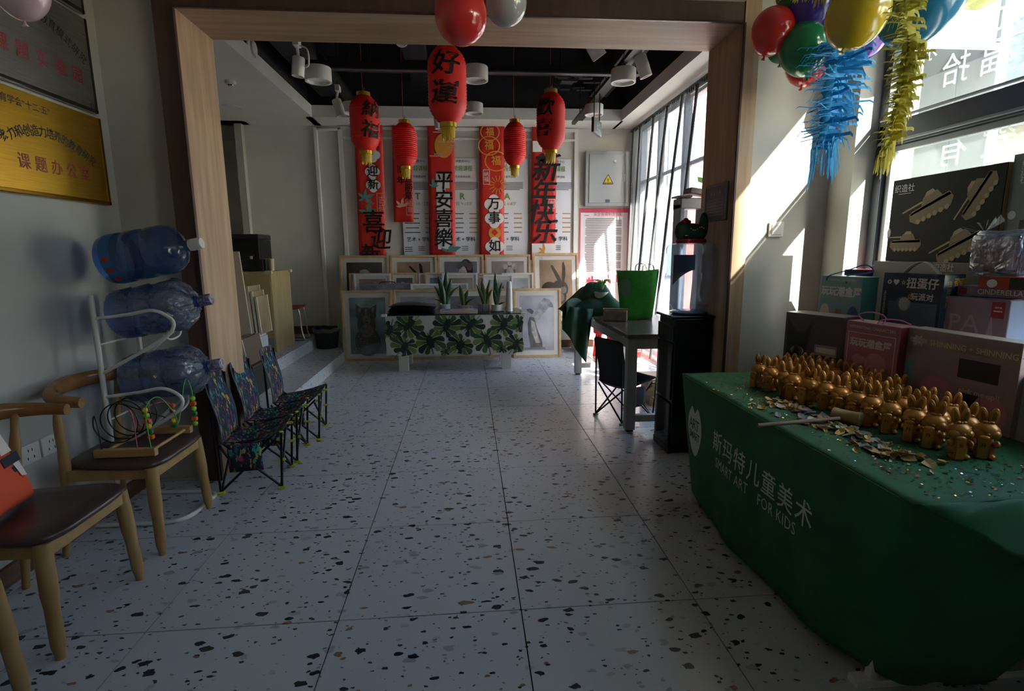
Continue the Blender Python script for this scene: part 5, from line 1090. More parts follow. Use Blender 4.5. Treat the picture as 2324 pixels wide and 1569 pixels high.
bm = NB(); [bx(bm, (1.8445, 3.90+k*.045, 2.0), (.001, .032, .03)) for k in range(4)]; [bx(bm, (1.8445, 3.97, 1.95-k*.022), (.001, .26, .007)) for k in range(6)]; obj('notice_print', bm, mat('notice_text', '#8d8b90', .5), t)
t = thing('light_switch', 'white square light switch in the sunlit patch of the right wall', 'switch', (2.2, 3.76, 1.73)); q = at(1760, 521, 'y', 3.755)
obj('plate', B((q+V((0, -.008, 0)), (.105, .014, .105))), whitep, t, bevel=.004); obj('rocker', B((q+V((0, -.018, 0)), (.075, .008, .075))), whitep, t, bevel=.003)

# ================================================================== the green table
TZ, TX, TY0, TY1 = .80, 1.355, 1.44, 3.27
gcl = noisy('green_tablecloth', '#155c2f', '#125029', 7, .75, bump=.08)
t = thing('folding_table', 'white folding table hidden under the green cloth, its feet showing', 'table', (1.85, 2.35, 0))
obj('top', B(((1.80, 2.36, TZ-.03), (.84, 1.78, .04))), whitep, t)
for y in (1.62, 3.10):
    for x in (1.45, 2.12): obj('leg', B(((x, y, .38), (.03, .03, .76))), whitem, t)
    obj('foot_bar', B(((1.76, y, .016), (.76, .05, .03))), whitem, t)
cl = thing('green_tablecloth', 'long green cloth with a heart logo and white lettering over the front right table', 'tablecloth', (1.8, 2.35, TZ))
def skirt_path(s):   # top edge and bottom edge along the hanging side, s in 0..1
    k = [(0.0, (2.10, TY1, TZ), (2.12, TY1+.02, .10)), (.12, (1.38, TY1+.0, TZ), (1.44, TY1-.10, .05)), (.15, (TX, TY1-.03, TZ), (1.41, TY1-.14, .05)), (.38, (TX, 2.5, TZ), (1.34, 2.5, .04)), (.60, (TX, 1.62, TZ), (1.38, 1.78, .05)), (.66, (TX+.0, TY0+.05, TZ), (1.43, 1.62, .06)), (.70, (TX+.02, TY0, TZ-.002), (1.50, 1.555, .06)), (.84, (1.62, 1.34, .665), (1.70, 1.53, .05)), (.90, (1.80, 1.30, .60), (1.84, 1.545, .06)), (1.0, (2.3, 1.25, .58), (2.0, 1.60, .40))]
    for (a, p, q), (b, p2, q2) in zip(k, k[1:]):
        if s <= b+1e-9: f = (s-a)/(b-a); return V(p).lerp(V(p2), f), V(q).lerp(V(q2), f)
def sk(u, v):
    p, q = skirt_path(u); r = p.lerp(q, v); rip = .014*math.sin(u*37)*v**1.5*(1 if u > .55 else .35)
    bulge = .02*math.sin(PI*v)
    r.x -= (rip+bulge*.5) if .15 < u < .7 else 0; r.y -= (rip+bulge) if u >= .7 else 0; return r
bm = NB(); grid(bm, sk, 120, 18); obj('drape', bm, gcl, cl, smooth=180, solid=.003)
bm = NB(); grid(bm, lambda u, v: V((TX+.004+(.88)*u, TY0+(TY1-TY0-.005)*v, TZ+.0015*math.sin(u*21+v*9)+.0008*math.sin(v*60))), 20, 40); obj('top_cloth', bm, gcl, cl, smooth=180, solid=.003)
bm = NB()
def swag(u, v):
    s = .70+.30*u; p, _ = skirt_path(s); top = V((TX+.02+.95*u, TY0+.004, TZ)); r = top.lerp(p, v); r.z += min(1, u*4)*.028*math.sin(PI*v)+min(1, u*4)*.022*math.sin(u*19+v*3)*v*(1-v)*3; r.y -= .02*math.sin(u*13)*v*(1-v)*2; return r
grid(bm, swag, 50, 14); obj('swag', bm, gcl, cl, smooth=180, solid=.003)
# logo and lettering on the side drape
wprint = mat('cloth_white_print', '#b9c0b8', .8); gpr = mat('cloth_dark_print', '#20412d', .8)
def onside(q):      # local (x along -y, y up) -> cloth surface
    y = 2.36 - q.x; z = q.y; f = (TZ-z)/(TZ-.045); best = .15+(3.24-y)/(3.24-1.62)*.45
    lo, hi = .13, .68
    for _ in range(24):
        m_ = (lo+hi)/2; a = sk(m_, f)
        if a.y > y: lo = m_
        else: hi = m_
    a = sk(lo, f); return V((a.x-.0045-q.z, y, z))
def heart(sc, cx, cz):
    r = []
    for i in range(36):
        a = 2*PI*i/36; x = math.sin(a); y = math.cos(a); yy = (y*1.0 - .34*max(0, y)*math.exp(-(x*4)**2)); r.append((cx+x*sc*.62*(1-.28*max(0, -y))*(1.0), cz+yy*sc*.95))
    return r
bm = NB(); fx = 2.36-3.02
pts = heart(.17, fx, .50); c_ = bm.verts.new(onside(V((fx, .50, 0)))); rim = [bm.verts.new(onside(V((x, y, 0)))) for x, y in pts]
for i in range(36): bm.faces.new((c_, rim[i], rim[(i+1) % 36]))
obj('heart_logo', bm, wprint, cl)
bm = NB(); text(bm, 'ART', .095, T(fx-.005, .535, .0012), .004, .85, 0, onside, 1, .95, 1.0); text(bm, 'SMART', .070, T(fx, .465, .0012), .012, .85, 0, onside, 1, .85, 1.0)
text(bm, '⌒', .06, T(fx-.06, .62, .0012, .5), .01, 1, 0, onside, 1, .7); text(bm, '®', .02, T(fx+.075, .435, .0012), 0, 1, 0, onside); obj('logo_lettering', bm, gpr, cl)
bm = NB()
for i, ch in enumerate('斯玛特儿童美术'): text(bm, ch, .118, T(2.36-2.70+.128*i, .535-.004*i, .0), .004, 1, 0, onside, 1, 1, 1.05)
text(bm, 'SMART ART', .066, T(2.36-2.53, .425, 0), .0, 1.05, 0, onside, 1, 1, 1.2); text(bm, 'FOR KIDS', .066, T(2.36-2.12, .42, 0), .0, 1.05, 0, onside, 1, 1, 1.2)
obj('side_lettering', bm, wprint, cl)

# ---- gold rabbits
gm = noisy('gold_paint', '#b67e3a', '#a2702e', 12, .36, metal=.4)
def mk(fn, name, m=gm, s=180):
    bm = NB(); fn(bm); o = obj(name, bm, m, None, smooth=s); return o
RZs = 1.0
proto = thing('gold_rabbit', '', 'figurine', (0, 0, 0), 'gold rabbit money boxes on the green table')
def pp(name, fn, m=gm, s=180, par=None):
    o = mk(fn, name, m, s); o.parent = par or proto; return o
pp('body', lambda b: (ball(b, (0, 0, .035), (.036, .033, .036), 14, 10), ball(b, (0, 0, .062), (.028, .026, .026), 12, 8)))
hd_ = pp('head', lambda b: (ball(b, (0, 0, .108), (.043, .038, .034), 18, 12), ball(b, (-.022, -.016, .100), (.022, .022, .019), 10, 8), ball(b, (.022, -.016, .100), (.022, .022, .019), 10, 8), ball(b, (0, -.038, .103), (.006, .005, .004), 8, 6)))
def ear(b, s):
    mt = M.Translation((s*.017, .004, .165)) @ RY(s*.16) @ RX(-.08)
    ball(b, (0, 0, 0), (.0165, .0075, .036), 12, 10, mt.to_3x3().to_4x4()); bmesh.ops.translate(b, vec=mt.translation, verts=b.verts)
    n0 = len(b.verts)
for s in (-1, 1):
    e = pp('ear', lambda b, s=s: ear(b, s))
    def inner(b, s=s): ball(b, (0, 0, 0), (.009, .003, .026), 10, 8, (RY(s*.16) @ RX(-.08))); bmesh.ops.translate(b, vec=(s*.017, -.004, .164), verts=b.verts)
    pp('ear_inner', inner, mat('gold_shade', '#8a5818', .4, .5), 180, e)
    pp('foot', lambda b, s=s: ball(b, (s*.022, -.022, .010), (.015, .022, .011), 10, 6))
    pp('arm', lambda b, s=s: ball(b, (s*.034, -.018, .062), (.011, .02, .014), 10, 6))
pp('bow', lambda b: (ball(b, (-.010, -.008, .143), (.011, .006, .007), 8, 6), ball(b, (.010, -.008, .143), (.011, .006, .007), 8, 6), ball(b, (0, -.011, .143), (.005, .005, .005), 8, 6)))
scr = pp('scroll', lambda b: (bx(b, (-.012, -.042, .045), (.036, .014, .082), None, .003), ball(b, (-.012, -.042, .088), (.020, .009, .010), 10, 6)), gm, 40)
pp('tail', lambda b: ball(b, (0, .036, .022), (.010, .010, .010), 8, 6))
def chars(b): text(b, '升', .020, frame((-.012, -.0495, .058), (1, 0, 0), (0, 0, 1)), .02)
pp('scroll_mark', chars, mat('gold_engrave', '#5a3410', .6), None, scr)
rr = random.Random(3); A0, A1 = V((1.665, 2.88, 0)), V((1.84, 1.77, 0)); dr = (A1-A0).normalized(); nr = V((-dr.y, dr.x, 0))
spots = []
for row in range(4):
    n = 13-(row > 1) if row < 3 else 7
    for i in range(n):
        s = (i+.5*(row % 2))/12.3
        if s > 1.02: continue
        if row and rr.random() < .16: continue
        p = A0.lerp(A1, s)+nr*(.098*row)+V((rr.uniform(-.012, .012), rr.uniform(-.012, .012), 0))
        if p.x > 2.27: continue
        spots.append((p, row, i))
rows = ['front', 'second', 'third', 'back']; ordn = ['1st', '2nd', '3rd', '4th', '5th', '6th', '7th', '8th', '9th', '10th', '11th', '12th', '13th']
for k, (p, row, i) in enumerate(spots):
    face = math.atan2(p.y*.0-1.0, -.75)+PI/2+rr.choice((0, 0, .35, -.4, .15, -.2, .6))
    lb = 'gold rabbit figurine, %s of the %s row counted from the far end' % (ordn[i], rows[row])
    sc_ = 1.0
    if k == 0: o = proto; o.location = (p.x, p.y, TZ+.003); o.rotation_euler = (0, 0, face); o['label'] = lb
    else: o = dup(proto, (p.x, p.y, TZ+.003), face, lb)
    o.scale = (.93, .93, .95)
# ---- mallet
t = thing('wooden_mallet', 'wooden mallet with a long thin handle lying on the shards', 'mallet', (1.6, 2.3, TZ+.05))
a, b = at(1720, 966, 'z', TZ+.035), at(1905, 950, 'z', TZ+.04); hw = noisy('mallet_wood', '#a8865a', '#94744a', 8, .6)
bm = NB(); sweep(bm, [a, b], [.0085, .0085], 10); obj('handle', bm, noisy('handle_wood', '#7d6048', '#6c5240', 8, .6), t, smooth=60)
hc = at(1922, 946, 'z', TZ+.042); ax = V((.55, -.83, 0)).normalized()
bm = NB(); sweep(bm, [hc-ax*.058, hc-ax*.056, hc-ax*.04, hc-ax*.037, hc+ax*.037, hc+ax*.04, hc+ax*.056, hc+ax*.058], [.028, .031, .031, .029, .029, .031, .031, .028], 20); obj('head', bm, hw, t, smooth=40)
# ---- broken shards and confetti
sh_me = []
for k in range(10):
    bm = NB(); R_ = .016+.012*rr.random(); a0 = rr.uniform(.5, 1.1)
    n = 7; ring = []
    for i in range(n):
        a = 2*PI*i/n; q = rr.uniform(.7, 1.15)
        ring.append(bm.verts.new((R_*q*math.cos(a), R_*q*.75*math.sin(a), .009*rr.uniform(.4, 1.3))))
    c_ = bm.verts.new((0, 0, .001))
    for i in range(n): bm.faces.new((c_, ring[i], ring[(i+1) % n]))
    g_ = bmesh.ops.extrude_face_region(bm, geom=list(bm.faces)); bmesh.ops.translate(bm, vec=(0, 0, .0035), verts=[v for v in g_['geom'] if isinstance(v, bmesh.types.BMVert)])
    bmesh.ops.recalc_face_normals(bm, faces=bm.faces); me = bpy.data.meshes.new('shard'); bm.to_mesh(me); bm.free(); sh_me.append(me)
shm = [mat('shard_gold', '#b08a44', .45, .25), mat('shard_plaster', '#b5aea2', .8), mat('shard_cream', '#b49a62', .6), mat('shard_gold'), mat('shard_grey', '#86828a', .8)]
sh2 = []
for me in sh_me:
    for m in shm: q = me.copy(); q.materials.append(m); sh2.append(q)
Q = [at(u, v, 'z', TZ) for u, v in ((1752, 915), (1800, 930), (1868, 965), (1935, 990), (2005, 1030), (2090, 1052))]
for k in range(190):
    s = rr.random()*(len(Q)-1); i = int(s); p = Q[i].lerp(Q[i+1], s-i); sp = .045 if k < 120 else .075
    p += V((rr.gauss(0, sp*.7), rr.gauss(0, sp*.7), 0)); lay = max(0, .030*(1-math.hypot(p.x-Q[i].lerp(Q[i+1], s-i).x, p.y-Q[i].lerp(Q[i+1], s-i).y)/.06))
    if p.x < TX+.03: continue
    o = bpy.data.objects.new('pottery_shard', rr.choice(sh2)); COL.objects.link(o); o.location = (p.x, p.y, TZ+.003+lay*rr.random()); o.rotation_euler = (rr.uniform(-.5, .5), rr.uniform(-.5, .5), rr.uniform(0, 6.3)); z = rr.uniform(.5, 1.25); o.scale = (z, z, z)
    tag(o, 'broken shard of a gold money box scattered around the mallet', 'shard', 'broken shards around the mallet')
cf_ = [('silver', '#b9bcc2', .2, .9), ('gold', '#c9a83a', .25, .9), ('green', '#1d5a3a', .3, .6), ('dark', '#1b1d1c', .5, .1), ('pink', '#b8405a', .4, .3), ('red', '#b3201c', .4, .3)]
cb = [NB() for _ in cf_]
for k in range(1700):
    q = rr.random()
    if q < .25: p = at(rr.uniform(1590, 1745), rr.uniform(856, 930), 'z', TZ)
    elif q < .65: s = rr.random()*(len(Q)-1); i = int(s); p = Q[i].lerp(Q[i+1], s-i)+V((rr.gauss(-.01, .09), rr.gauss(0, .07), 0))
    else: p = V((rr.uniform(1.45, 2.2), rr.uniform(1.46, 1.75), TZ)) if rr.random() < .75 else V((rr.uniform(1.5, 2.2), rr.uniform(1.5, 2.9), TZ))
    if not (TX+.02 < p.x < 2.2 and TY0+.02 < p.y < TY1-.03): continue
    z = rr.uniform(.002, .0068)*(1.6 if rr.random() < .06 else 1); j = rr.choices(range(6), (4, 2.2, 2, 4, .6, .5))[0]; r3 = (RZ(rr.uniform(0, 6)) @ RX(rr.uniform(-.5, .5))).to_3x3()
    bx(cb[j], (p.x, p.y, TZ+.005), (z*1.5, z, .0008), r3)
for (n_, c, r_, m_), b in zip(cf_, cb): o = obj('confetti', b, mat('confetti_'+n_, c, r_, m_)); tag(o, '%s confetti flakes strewn over the green cloth' % n_, 'confetti', None, 'stuff')
# ================================================================== boxes behind the rabbits
struct('trim_60', B(((2.50, 2.35, .93), (.50, 2.3, .28)), ((2.52, 2.35, .40), (.40, 2.2, .76))), noisy('ledge_white', '#a8a8a2', '#9a9a94', 4, .6))
def gift(lb, TL, TR, ztop, h, depth, m, name='gift_box', cat='box', world=None, top=None, side=None, grp='boxes stacked by the window'):
    if world: A, Bq = V(world[0]), V(world[1])
    else: A, Bq = at(*TL, 'z', ztop), at(*TR, 'z', ztop)
    r = (Bq-A); wd = r.length; r.normalize(); n = r.cross(V((0, 0, 1))).normalized()      # n points to the viewer side
    if n.dot(CO-A) < 0: n = -n
    t = thing(name, lb, cat, (A.x, A.y, ztop-h), grp)
    mt = M(((r.x, -n.x, 0, A.x), (r.y, -n.y, 0, A.y), (0, 0, 1, ztop-h), (0, 0, 0, 1)))
    bm = NB(); bx(bm, (wd/2, depth/2, h/2), (wd, depth, h)); bmesh.ops.transform(bm, matrix=mt, verts=bm.verts); obj('carton', bm, m, t, bevel=.002)
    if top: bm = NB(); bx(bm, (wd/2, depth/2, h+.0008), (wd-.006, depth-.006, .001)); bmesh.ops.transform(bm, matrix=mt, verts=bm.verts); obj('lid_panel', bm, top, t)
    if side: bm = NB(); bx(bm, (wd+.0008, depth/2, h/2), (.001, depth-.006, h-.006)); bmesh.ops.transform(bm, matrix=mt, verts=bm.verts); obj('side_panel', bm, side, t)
    F_ = lambda x, z, d=.001: mt @ M.Translation((x*wd, -d, z*h)) @ M(((1, 0, 0, 0), (0, 0, -1, 0), (0, 1, 0, 0), (0, 0, 0, 1)))
    return t, F_, wd, h, mt
def pr(t, F_, m, texts=(), polys=(), nm='print'):
    bm = NB()
    for q in texts: s, x, z, hh = q[:4]; text(bm, s, hh, F_(x, z, .0018) @ RZ(q[5] if len(q) > 5 else 0), q[4] if len(q) > 4 else .01, 1, 0, None, 1, q[6] if len(q) > 6 else 1)
    for k, (pts, w_, h_) in enumerate(polys):
        poly(bm, [(x*w_, z*h_) for x, z in pts], F_(0, 0, .0009+.0001*k))
    obj(nm, bm, m, t)
R4 = lambda x0, z0, x1, z1: [(x0, z0), (x1, z0), (x1, z1), (x0, z1)]
gloss = .25
cream = mat('print_cream', '#cfc2b0', .5); tealp = mat('print_teal', '#5f9aa0', .5); pinkp = mat('print_pink', '#b87884', .5); mauve = mat('print_mauve', '#9a8492', .5); navyp = mat('print_navy', '#2a3550', .5); yelp = mat('print_yellow', '#c9a23c', .5); whp = mat('print_white', '#c9c7c6', .5); rdp = mat('print_red', '#8c2430', .5); bkp = mat('print_black', '#1c1c22', .4); skin = mat('print_skin', '#b99a8a', .5)
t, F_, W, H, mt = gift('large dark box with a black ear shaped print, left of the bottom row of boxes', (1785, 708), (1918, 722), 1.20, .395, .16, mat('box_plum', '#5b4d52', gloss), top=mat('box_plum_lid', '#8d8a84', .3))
pr(t, F_, bkp, (), [([(.06, .30), (.04, .92), (.22, .72), (.34, .70), (.50, .90), (.42, .50), (.36, .25), (.2, .12)], W, H)]); pr(t, F_, mauve, [], [(R4(.55, .40, .92, .56), W, H), (R4(.6, .12, .9, .34), W, H)]); pr(t, F_, cream, (), [(ell(.25, .42, .12, .08), W, H), (R4(.58, .44, .9, .52), W, H)])
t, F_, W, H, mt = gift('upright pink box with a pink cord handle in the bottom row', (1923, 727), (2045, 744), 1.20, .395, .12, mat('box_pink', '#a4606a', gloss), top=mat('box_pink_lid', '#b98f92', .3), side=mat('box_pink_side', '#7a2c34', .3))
pr(t, F_, cream, [('INTERESTING CHARACTERS', .5, .93, .021, .01), ('玩玩潮盒屋', .5, .72, .048, .05)], [(R4(.05, .0, .065, .86), W, H), (R4(.93, .0, .945, .86), W, H), (R4(.05, .85, .945, .86), W, H)]); pr(t, F_, pinkp, (), [(ell(.62, .46, .2, .16), W, H), (ell(.3, .5, .14, .06), W, H)]); pr(t, F_, rdp, (), [(ell(.5, .24, .34, .16), W, H)])
bm = NB(); c0 = at(2000, 728, 'z', 1.205); sweep(bm, smooth_path([mt @ V((.06, .05, H)), mt @ V((.05, .02, H+.035)), mt @ V((.12, .03, H+.055)), mt @ V((.19, .04, H+.03)), mt @ V((.17, .0, H-.04)), mt @ V((.18, .02, H+.02)), mt @ V((.24, .07, H+.025)), mt @ V((.28, .10, H+.005))], 6), .0035, 6); obj('cord_handle', bm, mat('pink_cord', '#b05a90', .7), t, smooth=180)
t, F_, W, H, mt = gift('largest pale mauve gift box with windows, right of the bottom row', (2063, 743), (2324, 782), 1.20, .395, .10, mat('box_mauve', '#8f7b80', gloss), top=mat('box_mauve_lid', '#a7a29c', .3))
pr(t, F_, mat('print_band', '#97765f', .5), (), [(R4(.10, .80, 1, .90), W, H)]); pr(t, F_, cream, [('G + SHINNING + SHINNING + S', .60, .85, .036, .01), ('pick me up!!', .72, .38, .035, .0), ('Pri DIY', .12, .86, .030, .01)], [([(.03+.085*(1+math.cos(a*PI/8)*(1 if a % 2 else .6)), .86+.085*math.sin(a*PI/8)*(1 if a % 2 else .6)/H*W*.6) for a in range(16)], W, H)]); pr(t, F_, bkp, (), [(R4(.52, .52, .86, .74), W, H), (R4(.56, .16, .74, .36), W, H)]); pr(t, F_, pinkp, (), [(ell(.34, .30, .16, .18), W, H), (ell(.82, .2, .14, .2), W, H)]); pr(t, F_, skin, (), [(ell(.34, .22, .09, .10), W, H), (ell(.82, .13, .07, .1), W, H)]); pr(t, F_, tealp, (), [(ell(.05, .45, .04, .2), W, H)])
pr(t, F_, cream, [('Pri', .12, .885, .024, .01), ('DIY', .12, .82, .034, .02)], (), 'print_top')
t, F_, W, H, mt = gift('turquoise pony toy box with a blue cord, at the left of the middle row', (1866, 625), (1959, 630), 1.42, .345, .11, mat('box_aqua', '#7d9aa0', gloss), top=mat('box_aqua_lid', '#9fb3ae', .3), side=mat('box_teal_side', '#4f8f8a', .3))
pr(t, F_, whp, [('玩玩潮盒屋', .52, .72, .062, .05)], (),); pr(t, F_, mat('print_orange2', '#b0542a', .5), [('MY', .50, .38, .036, .03), ('LITTLE', .50, .27, .04, .03), ('PONY', .50, .14, .05, .04)], ()); pr(t, F_, mat('print_blue', '#3a5a86', .5), (), [(ell(.84, .26, .14, .24), W, H)]); pr(t, F_, cream, (), [(ell(.15, .3, .13, .2), W, H)]); pr(t, F_, whp, [('INTERESTING CHARACTERS', .5, .93, .018, .0)], ())
bm = NB(); sweep(bm, smooth_path([mt @ V((.05, -.01, H-.03)), mt @ V((.06, .0, H+.0)), mt @ V((.16, .05, H+.04)), mt @ V((.24, .08, H+.07)), mt @ V((.28, .10, H+.03)), mt @ V((.20, .06, H+.01)), mt @ V((.17, .02, H-.0)), mt @ V((.20, -.004, H-.04))], 6), .0035, 6); obj('cord_handle', bm, mat('blue_cord', '#2456a8', .7), t, smooth=180)
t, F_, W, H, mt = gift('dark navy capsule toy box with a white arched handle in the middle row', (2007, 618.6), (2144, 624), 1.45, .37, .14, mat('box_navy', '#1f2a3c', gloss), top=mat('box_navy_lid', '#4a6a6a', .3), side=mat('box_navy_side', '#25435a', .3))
pr(t, F_, whp, [('扭蛋仔', .68, .85, .06, .03), ('玩派对', .70, .66, .042, .03), ('MODDANGEATCHINA', .06, .45, .02, .0, -PI/2), ('◎ ♥ ☆', .25, .86, .03)], ()); pr(t, F_, yelp, [('の', .52, .66, .04, .03)], ()); pr(t, F_, mat('print_slate', '#43566a', .3), (), [(R4(.14, .10, .95, .58), W, H), (ell(.40, .44, .18, .22), W, H)]); pr(t, F_, whp, (), [(ell(.35, .15, .14, .12), W, H), (ell(.42, .55, .10, .10), W, H)])
bm = NB(); F2 = mt @ M.Translation((W+.0018, .07, 0)) @ RZ(PI/2) @ RX(PI/2)
for i, ch in enumerate('扭出快乐'): text(bm, ch, .032, F2 @ T(-.03, H*.86-.036*i), .01)
for i, ch in enumerate('奇趣'): text(bm, ch, .05, F2 @ T(.02+.04*i, H*.88), .03)
obj('side_print', bm, yelp, t)
bm = NB(); grid(bm, lambda u, v: mt @ V((W*(.22+.58*u), .04+.035*v, H+.062*math.sin(PI*u))), 16, 1); obj('arched_handle', bm, mat('handle_white', '#d5d5d2', .4), t, smooth=180, solid=.003)
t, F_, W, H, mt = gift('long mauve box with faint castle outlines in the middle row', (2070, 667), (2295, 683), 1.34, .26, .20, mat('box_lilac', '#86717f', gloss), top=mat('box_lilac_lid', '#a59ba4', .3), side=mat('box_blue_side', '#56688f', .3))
pr(t, F_, mat('print_pale_lilac', '#9c8c93', .5), [('M', .12, .50, .13, 0), ('I', .25, .50, .12, 0), ('P', .50, .50, .12, 0), ('A', .66, .50, .13, 0)], [([(.30, .2), (.34, .5), (.37, .85), (.40, .5), (.44, .2)], W, H), ([(.80, .1), (.83, .5), (.85, .7), (.87, .5), (.90, .1)], W, H)]); pr(t, F_, rdp, (), [(R4(.84, .66, .96, .96), W, H)]); pr(t, F_, rdp, [('●', .05, .87, .02), ('●', .085, .87, .02), ('●', .12, .87, .02), ('●', .155, .87, .02)], ()); pr(t, F_, whp, (), [(R4(.87, .84, .93, .87), W, H), (R4(.86, .78, .94, .80), W, H)], 'print_top')
t, F_, W, H, mt = gift('flat lilac box marked with a princess name lying on the long mauve box', None, None, 1.395, .05, .16, mat('box_lilac2', '#7d6c86', gloss), world=(at(2174, 648, 'z', 1.395), at(2174, 648, 'z', 1.395)+V((.08, -.42, 0))), top=mat('box_lilac2_lid', '#b3a9b6', .25))
pr(t, F_, cream, [("CINDERELLA", .45, .5, .034, .015)], ()); pr(t, F_, rdp, (), [(R4(.02, .2, .11, .8), W, H)])
t, F_, W, H, mt = gift('flat red and black box lying on top of the lilac box', None, None, 1.455, .055, .18, mat('box_red', '#8f2a20', gloss), world=(at(2222, 627, 'z', 1.455), at(2222, 627, 'z', 1.455)+V((.06, -.36, 0))), top=mat('box_red_lid', '#7d4038', .3))
pr(t, F_, bkp, (), [(R4(.35, .05, 1, .95), W, H)]); pr(t, F_, whp, (), [(ell(.16, .45, .06, .34), W, H)])
t, F_, W, H, mt = gift('pink box with a flat white handle behind the pony box', None, None, 1.45, .37, .12, mat('box_rose', '#a04a5a', gloss), world=(at(1917, 612, 'z', 1.45), at(2007, 613, 'z', 1.45)), top=mat('box_rose_lid', '#b8606e', .3))
bm = NB(); grid(bm, lambda u, v: mt @ V((W*(.50+.6*u), .03+.03*v, H+.03*math.sin(PI*u))), 14, 1); obj('arched_handle', bm, mat('handle_white'), t, smooth=180, solid=.003); pr(t, F_, mat('print_violet', '#3d3f6a', .5), [], [(R4(.0, .85, 1, .98), W, H)])
a, b = at(1984, 595, 'x', 2.60), at(2270, 597, 'x', 2.60); zt = (a.z+b.z)/2; bz = zt
t, F_, W, H, mt = gift('grey flat box under the tank box on the ledge', None, None, zt, zt-1.08, .12, mat('box_grey', '#6a6864', .4), world=((2.60, a.y, zt), (2.60, b.y, zt)), top=mat('box_grey_lid', '#8a8a88', .4))
pr(t, F_, cream, [('织造社', .62, .93, .045, .01)], ())
a, b = at(2009, 589, 'x', 2.625), at(2256, 591, 'x', 2.625); zt = .5*(at(2029.5, 410, 'x', 2.625).z+at(2293, 367, 'x', 2.625).z)
t, F_, W, H, mt = gift('black box printed with tan armoured vehicles leaning at the window', None, None, zt, zt-bz-.002, .10, mat('box_black', '#121316', .6, 0, .2), world=((2.625, a.y, zt), (2.625, b.y, zt)), side=mat('kraft_side', '#8a6a3a', .6))
tan2, tan3 = mat('print_tan', '#7d6c50', .6), mat('print_tan_light', '#a08c6a', .6)
def tank(x, z, s, rot, m1=tan2, m2=tan3):
    c, n_ = math.cos(rot), math.sin(rot)
    def q(L_): return [((x+(px*c-pz*n_)*s*H/W), (z+(px*n_+pz*c)*s)) for px, pz in L_]
    pr(t, F_, m1, (), [(q([(-.5, -.12), (-.38, -.22), (.40, -.22), (.5, -.08), (.46, .04), (-.48, .02)]), W, H), (q([(-.18, .05), (-.10, .19), (.22, .20), (.30, .05)]), W, H)], 'vehicle_print')
    pr(t, F_, m2, (), [(q([(-.46, -.02), (-.40, .04), (.44, .05), (.46, -.02)]), W, H), (q([(-.62, .10), (-.62, .13), (-.14, .14), (-.14, .10)]), W, H), (q([(-.08, .18), (.0, .26), (.14, .26), (.18, .19)]), W, H)] + [(q(ell(-.32+.13*k, -.20, .05, .05, 10)), W, H) for k in range(6)], 'vehicle_print')
tank(.40, .66, .62, .38); tank(.20, .24, .48, 0); tank(.80, .72, .55, 1.0); tank(.70, .20, .60, .45)
pr(t, F_, whp, [('织造社', .13, .88, .05, .005)], [(R4(.07, .82, .2, .826), W, H), (ell(.01, .35, .02, .06), W, H)])
t, F_, W, H, mt = gift('grey green upright box with vertical lettering right of the tank box', None, None, zt+.03, zt+.03-bz, .09, mat('box_greygreen', '#6f7a78', .4), world=((2.64, b.y-.012, zt), (2.64, b.y-.30, zt)))
pr(t, F_, whp, [('织', .22, .90, .04), ('造', .22, .83, .04), ('社', .22, .76, .04)], [(ell(.1, .45, .07, .04), W, H)]); pr(t, F_, bkp, (), [(R4(.3, .5, .4, .62), W, H), (R4(.25, .3, .6, .4), W, H)])
p = at(2300, 560, 'x', 2.50); t = thing('wrapped_gift', 'pink toy wrapped in clear film at the right edge on the boxes', 'gift', (p.x, p.y, 1.455), None)
bm = NB(); bx(bm, (p.x, p.y, 1.545), (.16, .22, .18), None, .03); obj('pink_toy', bm, cells('wrapped_pink', '#a06a74', ['#c08a90', '#8a4a5a', '#b0808c', '#6a3a44'], 14, .6, .4), t, smooth=60)
bm = NB(); bx(bm, (p.x, p.y, 1.555), (.19, .26, .21), None, .02); bmesh.ops.subdivide_edges(bm, edges=bm.edges, cuts=4, use_grid_fill=True)
for v in bm.verts: v.co += V((rr.uniform(-.006, .006), rr.uniform(-.006, .006), rr.uniform(-.004, .006)))
obj('clear_film', bm, petw, t, smooth=180)
bm = NB(); q0 = V((p.x-.05, p.y+.10, 1.655))
for k in range(7): poly(bm, [(0, 0), (.07, .02+.01*k), (.09, .05)], M.Translation(q0) @ RZ(k*.5+1.8) @ RX(.5+.2*k))
obj('film_knot', bm, petw, t)

# ================================================================== balloons and streamers at the window
G = 'balloon cluster at the front window'
balloon(1753, 72, 92, .24, '#d8281c', 'red balloon at the left end of the window cluster', (10, 12), G, 1.12)
balloon(1822, 112, 104, .27, '#17824a', 'green balloon below the purple one in the window cluster', (10, -20), G, 1.14)
balloon(1843, 10, 106, .27, '#4a2f8c', 'dark purple balloon between the red and yellow ones', (0, 25), G, 1.16)
balloon(1944, 38, 130, .26, '#d8b81f', 'large yellow balloon at the centre of the window cluster', (0, 20), G, 1.12)
balloon(1956, 88, 96, .25, '#7a3fb0', 'violet balloon behind the large yellow one', (0, 35), G, 1.1)
balloon(1830, 150, 90, .25, '#d8281c', 'red balloon hanging lowest, behind the green one', (0, 10), G, 1.0)
balloon(1772, 112, 60, .165, '#1d8c5a', 'green balloon peeking out between the two red ones', (0, 0), G, 1.0)
balloon(2086, 6, 172, .36, '#2b7fa8', 'largest balloon, blue, behind the yellow streamer', (0, 25), G, 1.15)
balloon(2120, -42, 118, .27, '#d8b81f', 'yellow balloon cut by the top edge over the blue one', (0, 60), G, 1.25)
balloon(2228, -32, 96, .24, '#c9c022', 'lime yellow balloon cut by the top edge at the far right', (0, 70), G, 1.15)
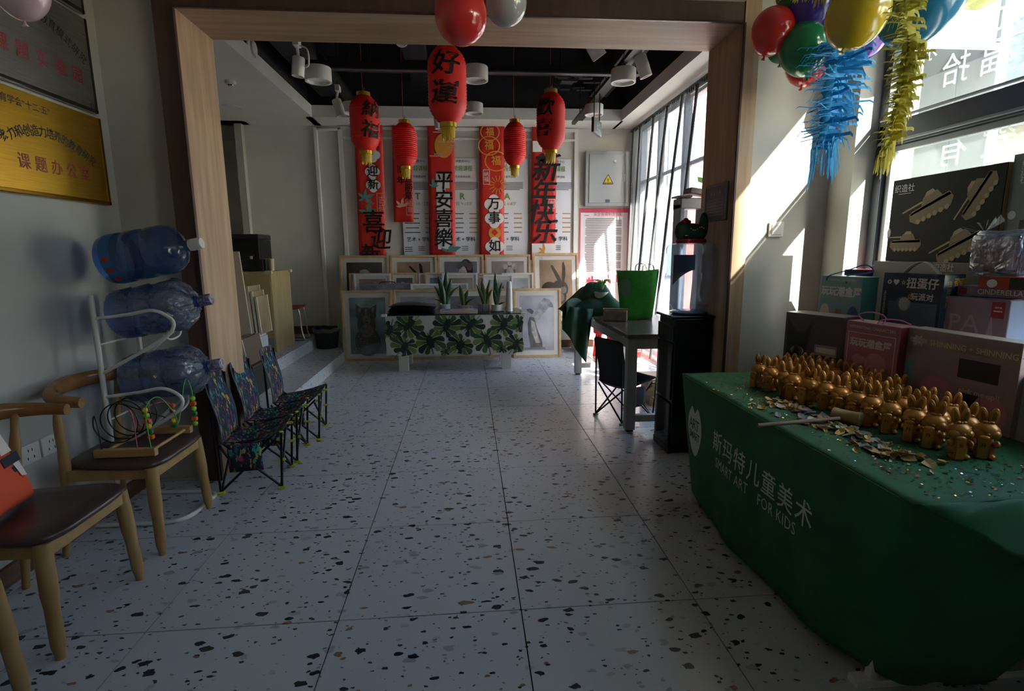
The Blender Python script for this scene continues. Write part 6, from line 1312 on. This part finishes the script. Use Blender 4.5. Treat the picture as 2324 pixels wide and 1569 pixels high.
balloon(1800, -14, 74, .19, '#1d7a3c', 'green balloon mostly above the top edge behind the purple one', (0, 0), G, 1.1)
def streamer(lb, pts, dist, m, fl, nlev, wid, seed, par_extra=None):
    rs = random.Random(seed); P_ = smooth_path([CO+_ray(u, v)*d for (u, v), d in zip(pts, dist)], 8); t = thing('paper_streamer', lb, 'streamer', P_[0])
    bm = NB(); n = len(P_)
    for sgn in (-1, 1):
        L_ = [(p, p+CR*sgn*wid*(.88+.12*math.sin(i*.9))*(1-.55*i/n)+CF*.01*math.sin(i*1.7)) for i, p in enumerate(P_)]
        for (a, b), (c, d) in zip(L_, L_[1:]): bm.faces.new([bm.verts.new(q) for q in (a, b, d, c)])
    bmesh.ops.remove_doubles(bm, verts=bm.verts, dist=.0005); obj('core', bm, m, t, smooth=180, solid=.002)
    bm = NB()
    for i in range(nlev):
        f = i/nlev; q = f*(n-1); k = int(q); p = P_[k].lerp(P_[min(k+1, n-1)], q-k)
        a = rs.uniform(0, 2*PI) if i % 3 else rs.choice((0, PI))+rs.uniform(-.4, .4); out = CR*math.cos(a)*1.0+CF*math.sin(a)*.8; l = fl*rs.uniform(.6, 1.25)*(1-.25*f); w_ = rs.uniform(.004, .008)
        dn = rs.uniform(.1, .7)+(.9 if f > .85 else 0)
        pp_ = [p, p+out*l*.4+V((0, 0, -.08*l)), p+out*l*.8*(1/(.6+dn))+V((0, 0, -.45*l*dn)), p+out*l*(1/(.7+dn))+V((0, 0, -l*dn))]
        sd = (pp_[-1]-p).cross(CF).normalized()
        if sd.length < .1: sd = CR
        tw = V((0, 0, 1))*w_*1.0
        L_ = [(x_-tw*.8-sd*w_*.4, x_+tw*.8+sd*w_*.4) for x_ in pp_]
        for (a_, b_), (c_, d_) in zip(L_, L_[1:]): bm.faces.new([bm.verts.new(x_) for x_ in (a_, b_, d_, c_)])
    bmesh.ops.remove_doubles(bm, verts=bm.verts, dist=.0002)
    o = obj('fringe', bm, m, t, solid=.0006); o['kind'] = 'stuff'; return t
def crepe(name, c1, c2):
    m = noisy(name, c1, c2, 40, .6); N, L, b = nodes(m); b.inputs['Subsurface Weight'].default_value = .25; b.inputs['Subsurface Radius'].default_value = (.03, .03, .03); return m
bcr, ycr = crepe('blue_crepe', '#1ea2d8', '#1788c4'), crepe('yellow_crepe', '#cbbf3a', '#b8ab2e')
streamer('blue fringed crepe streamer hanging from the window balloons', [(1893, 96), (1900, 140), (1890, 210), (1880, 285), (1868, 335)], [3.0, 3.0, 3.0, 3.0, 3.0], bcr, .17, 330, .082, 5)
streamer('yellow fringed crepe streamer hanging beside the window frame', [(2050, 0), (2062, 90), (2052, 160), (2040, 230), (2025, 300), (2000, 360)], [2.15, 2.2, 2.3, 2.35, 2.4, 2.4], ycr, .075, 420, .036, 9)
streamer('short yellow fringe at the top edge over the dark purple balloon', [(1782, -14), (1830, -16), (1868, -14)], [2.5, 2.5, 2.5], ycr, .05, 90, .02, 11)
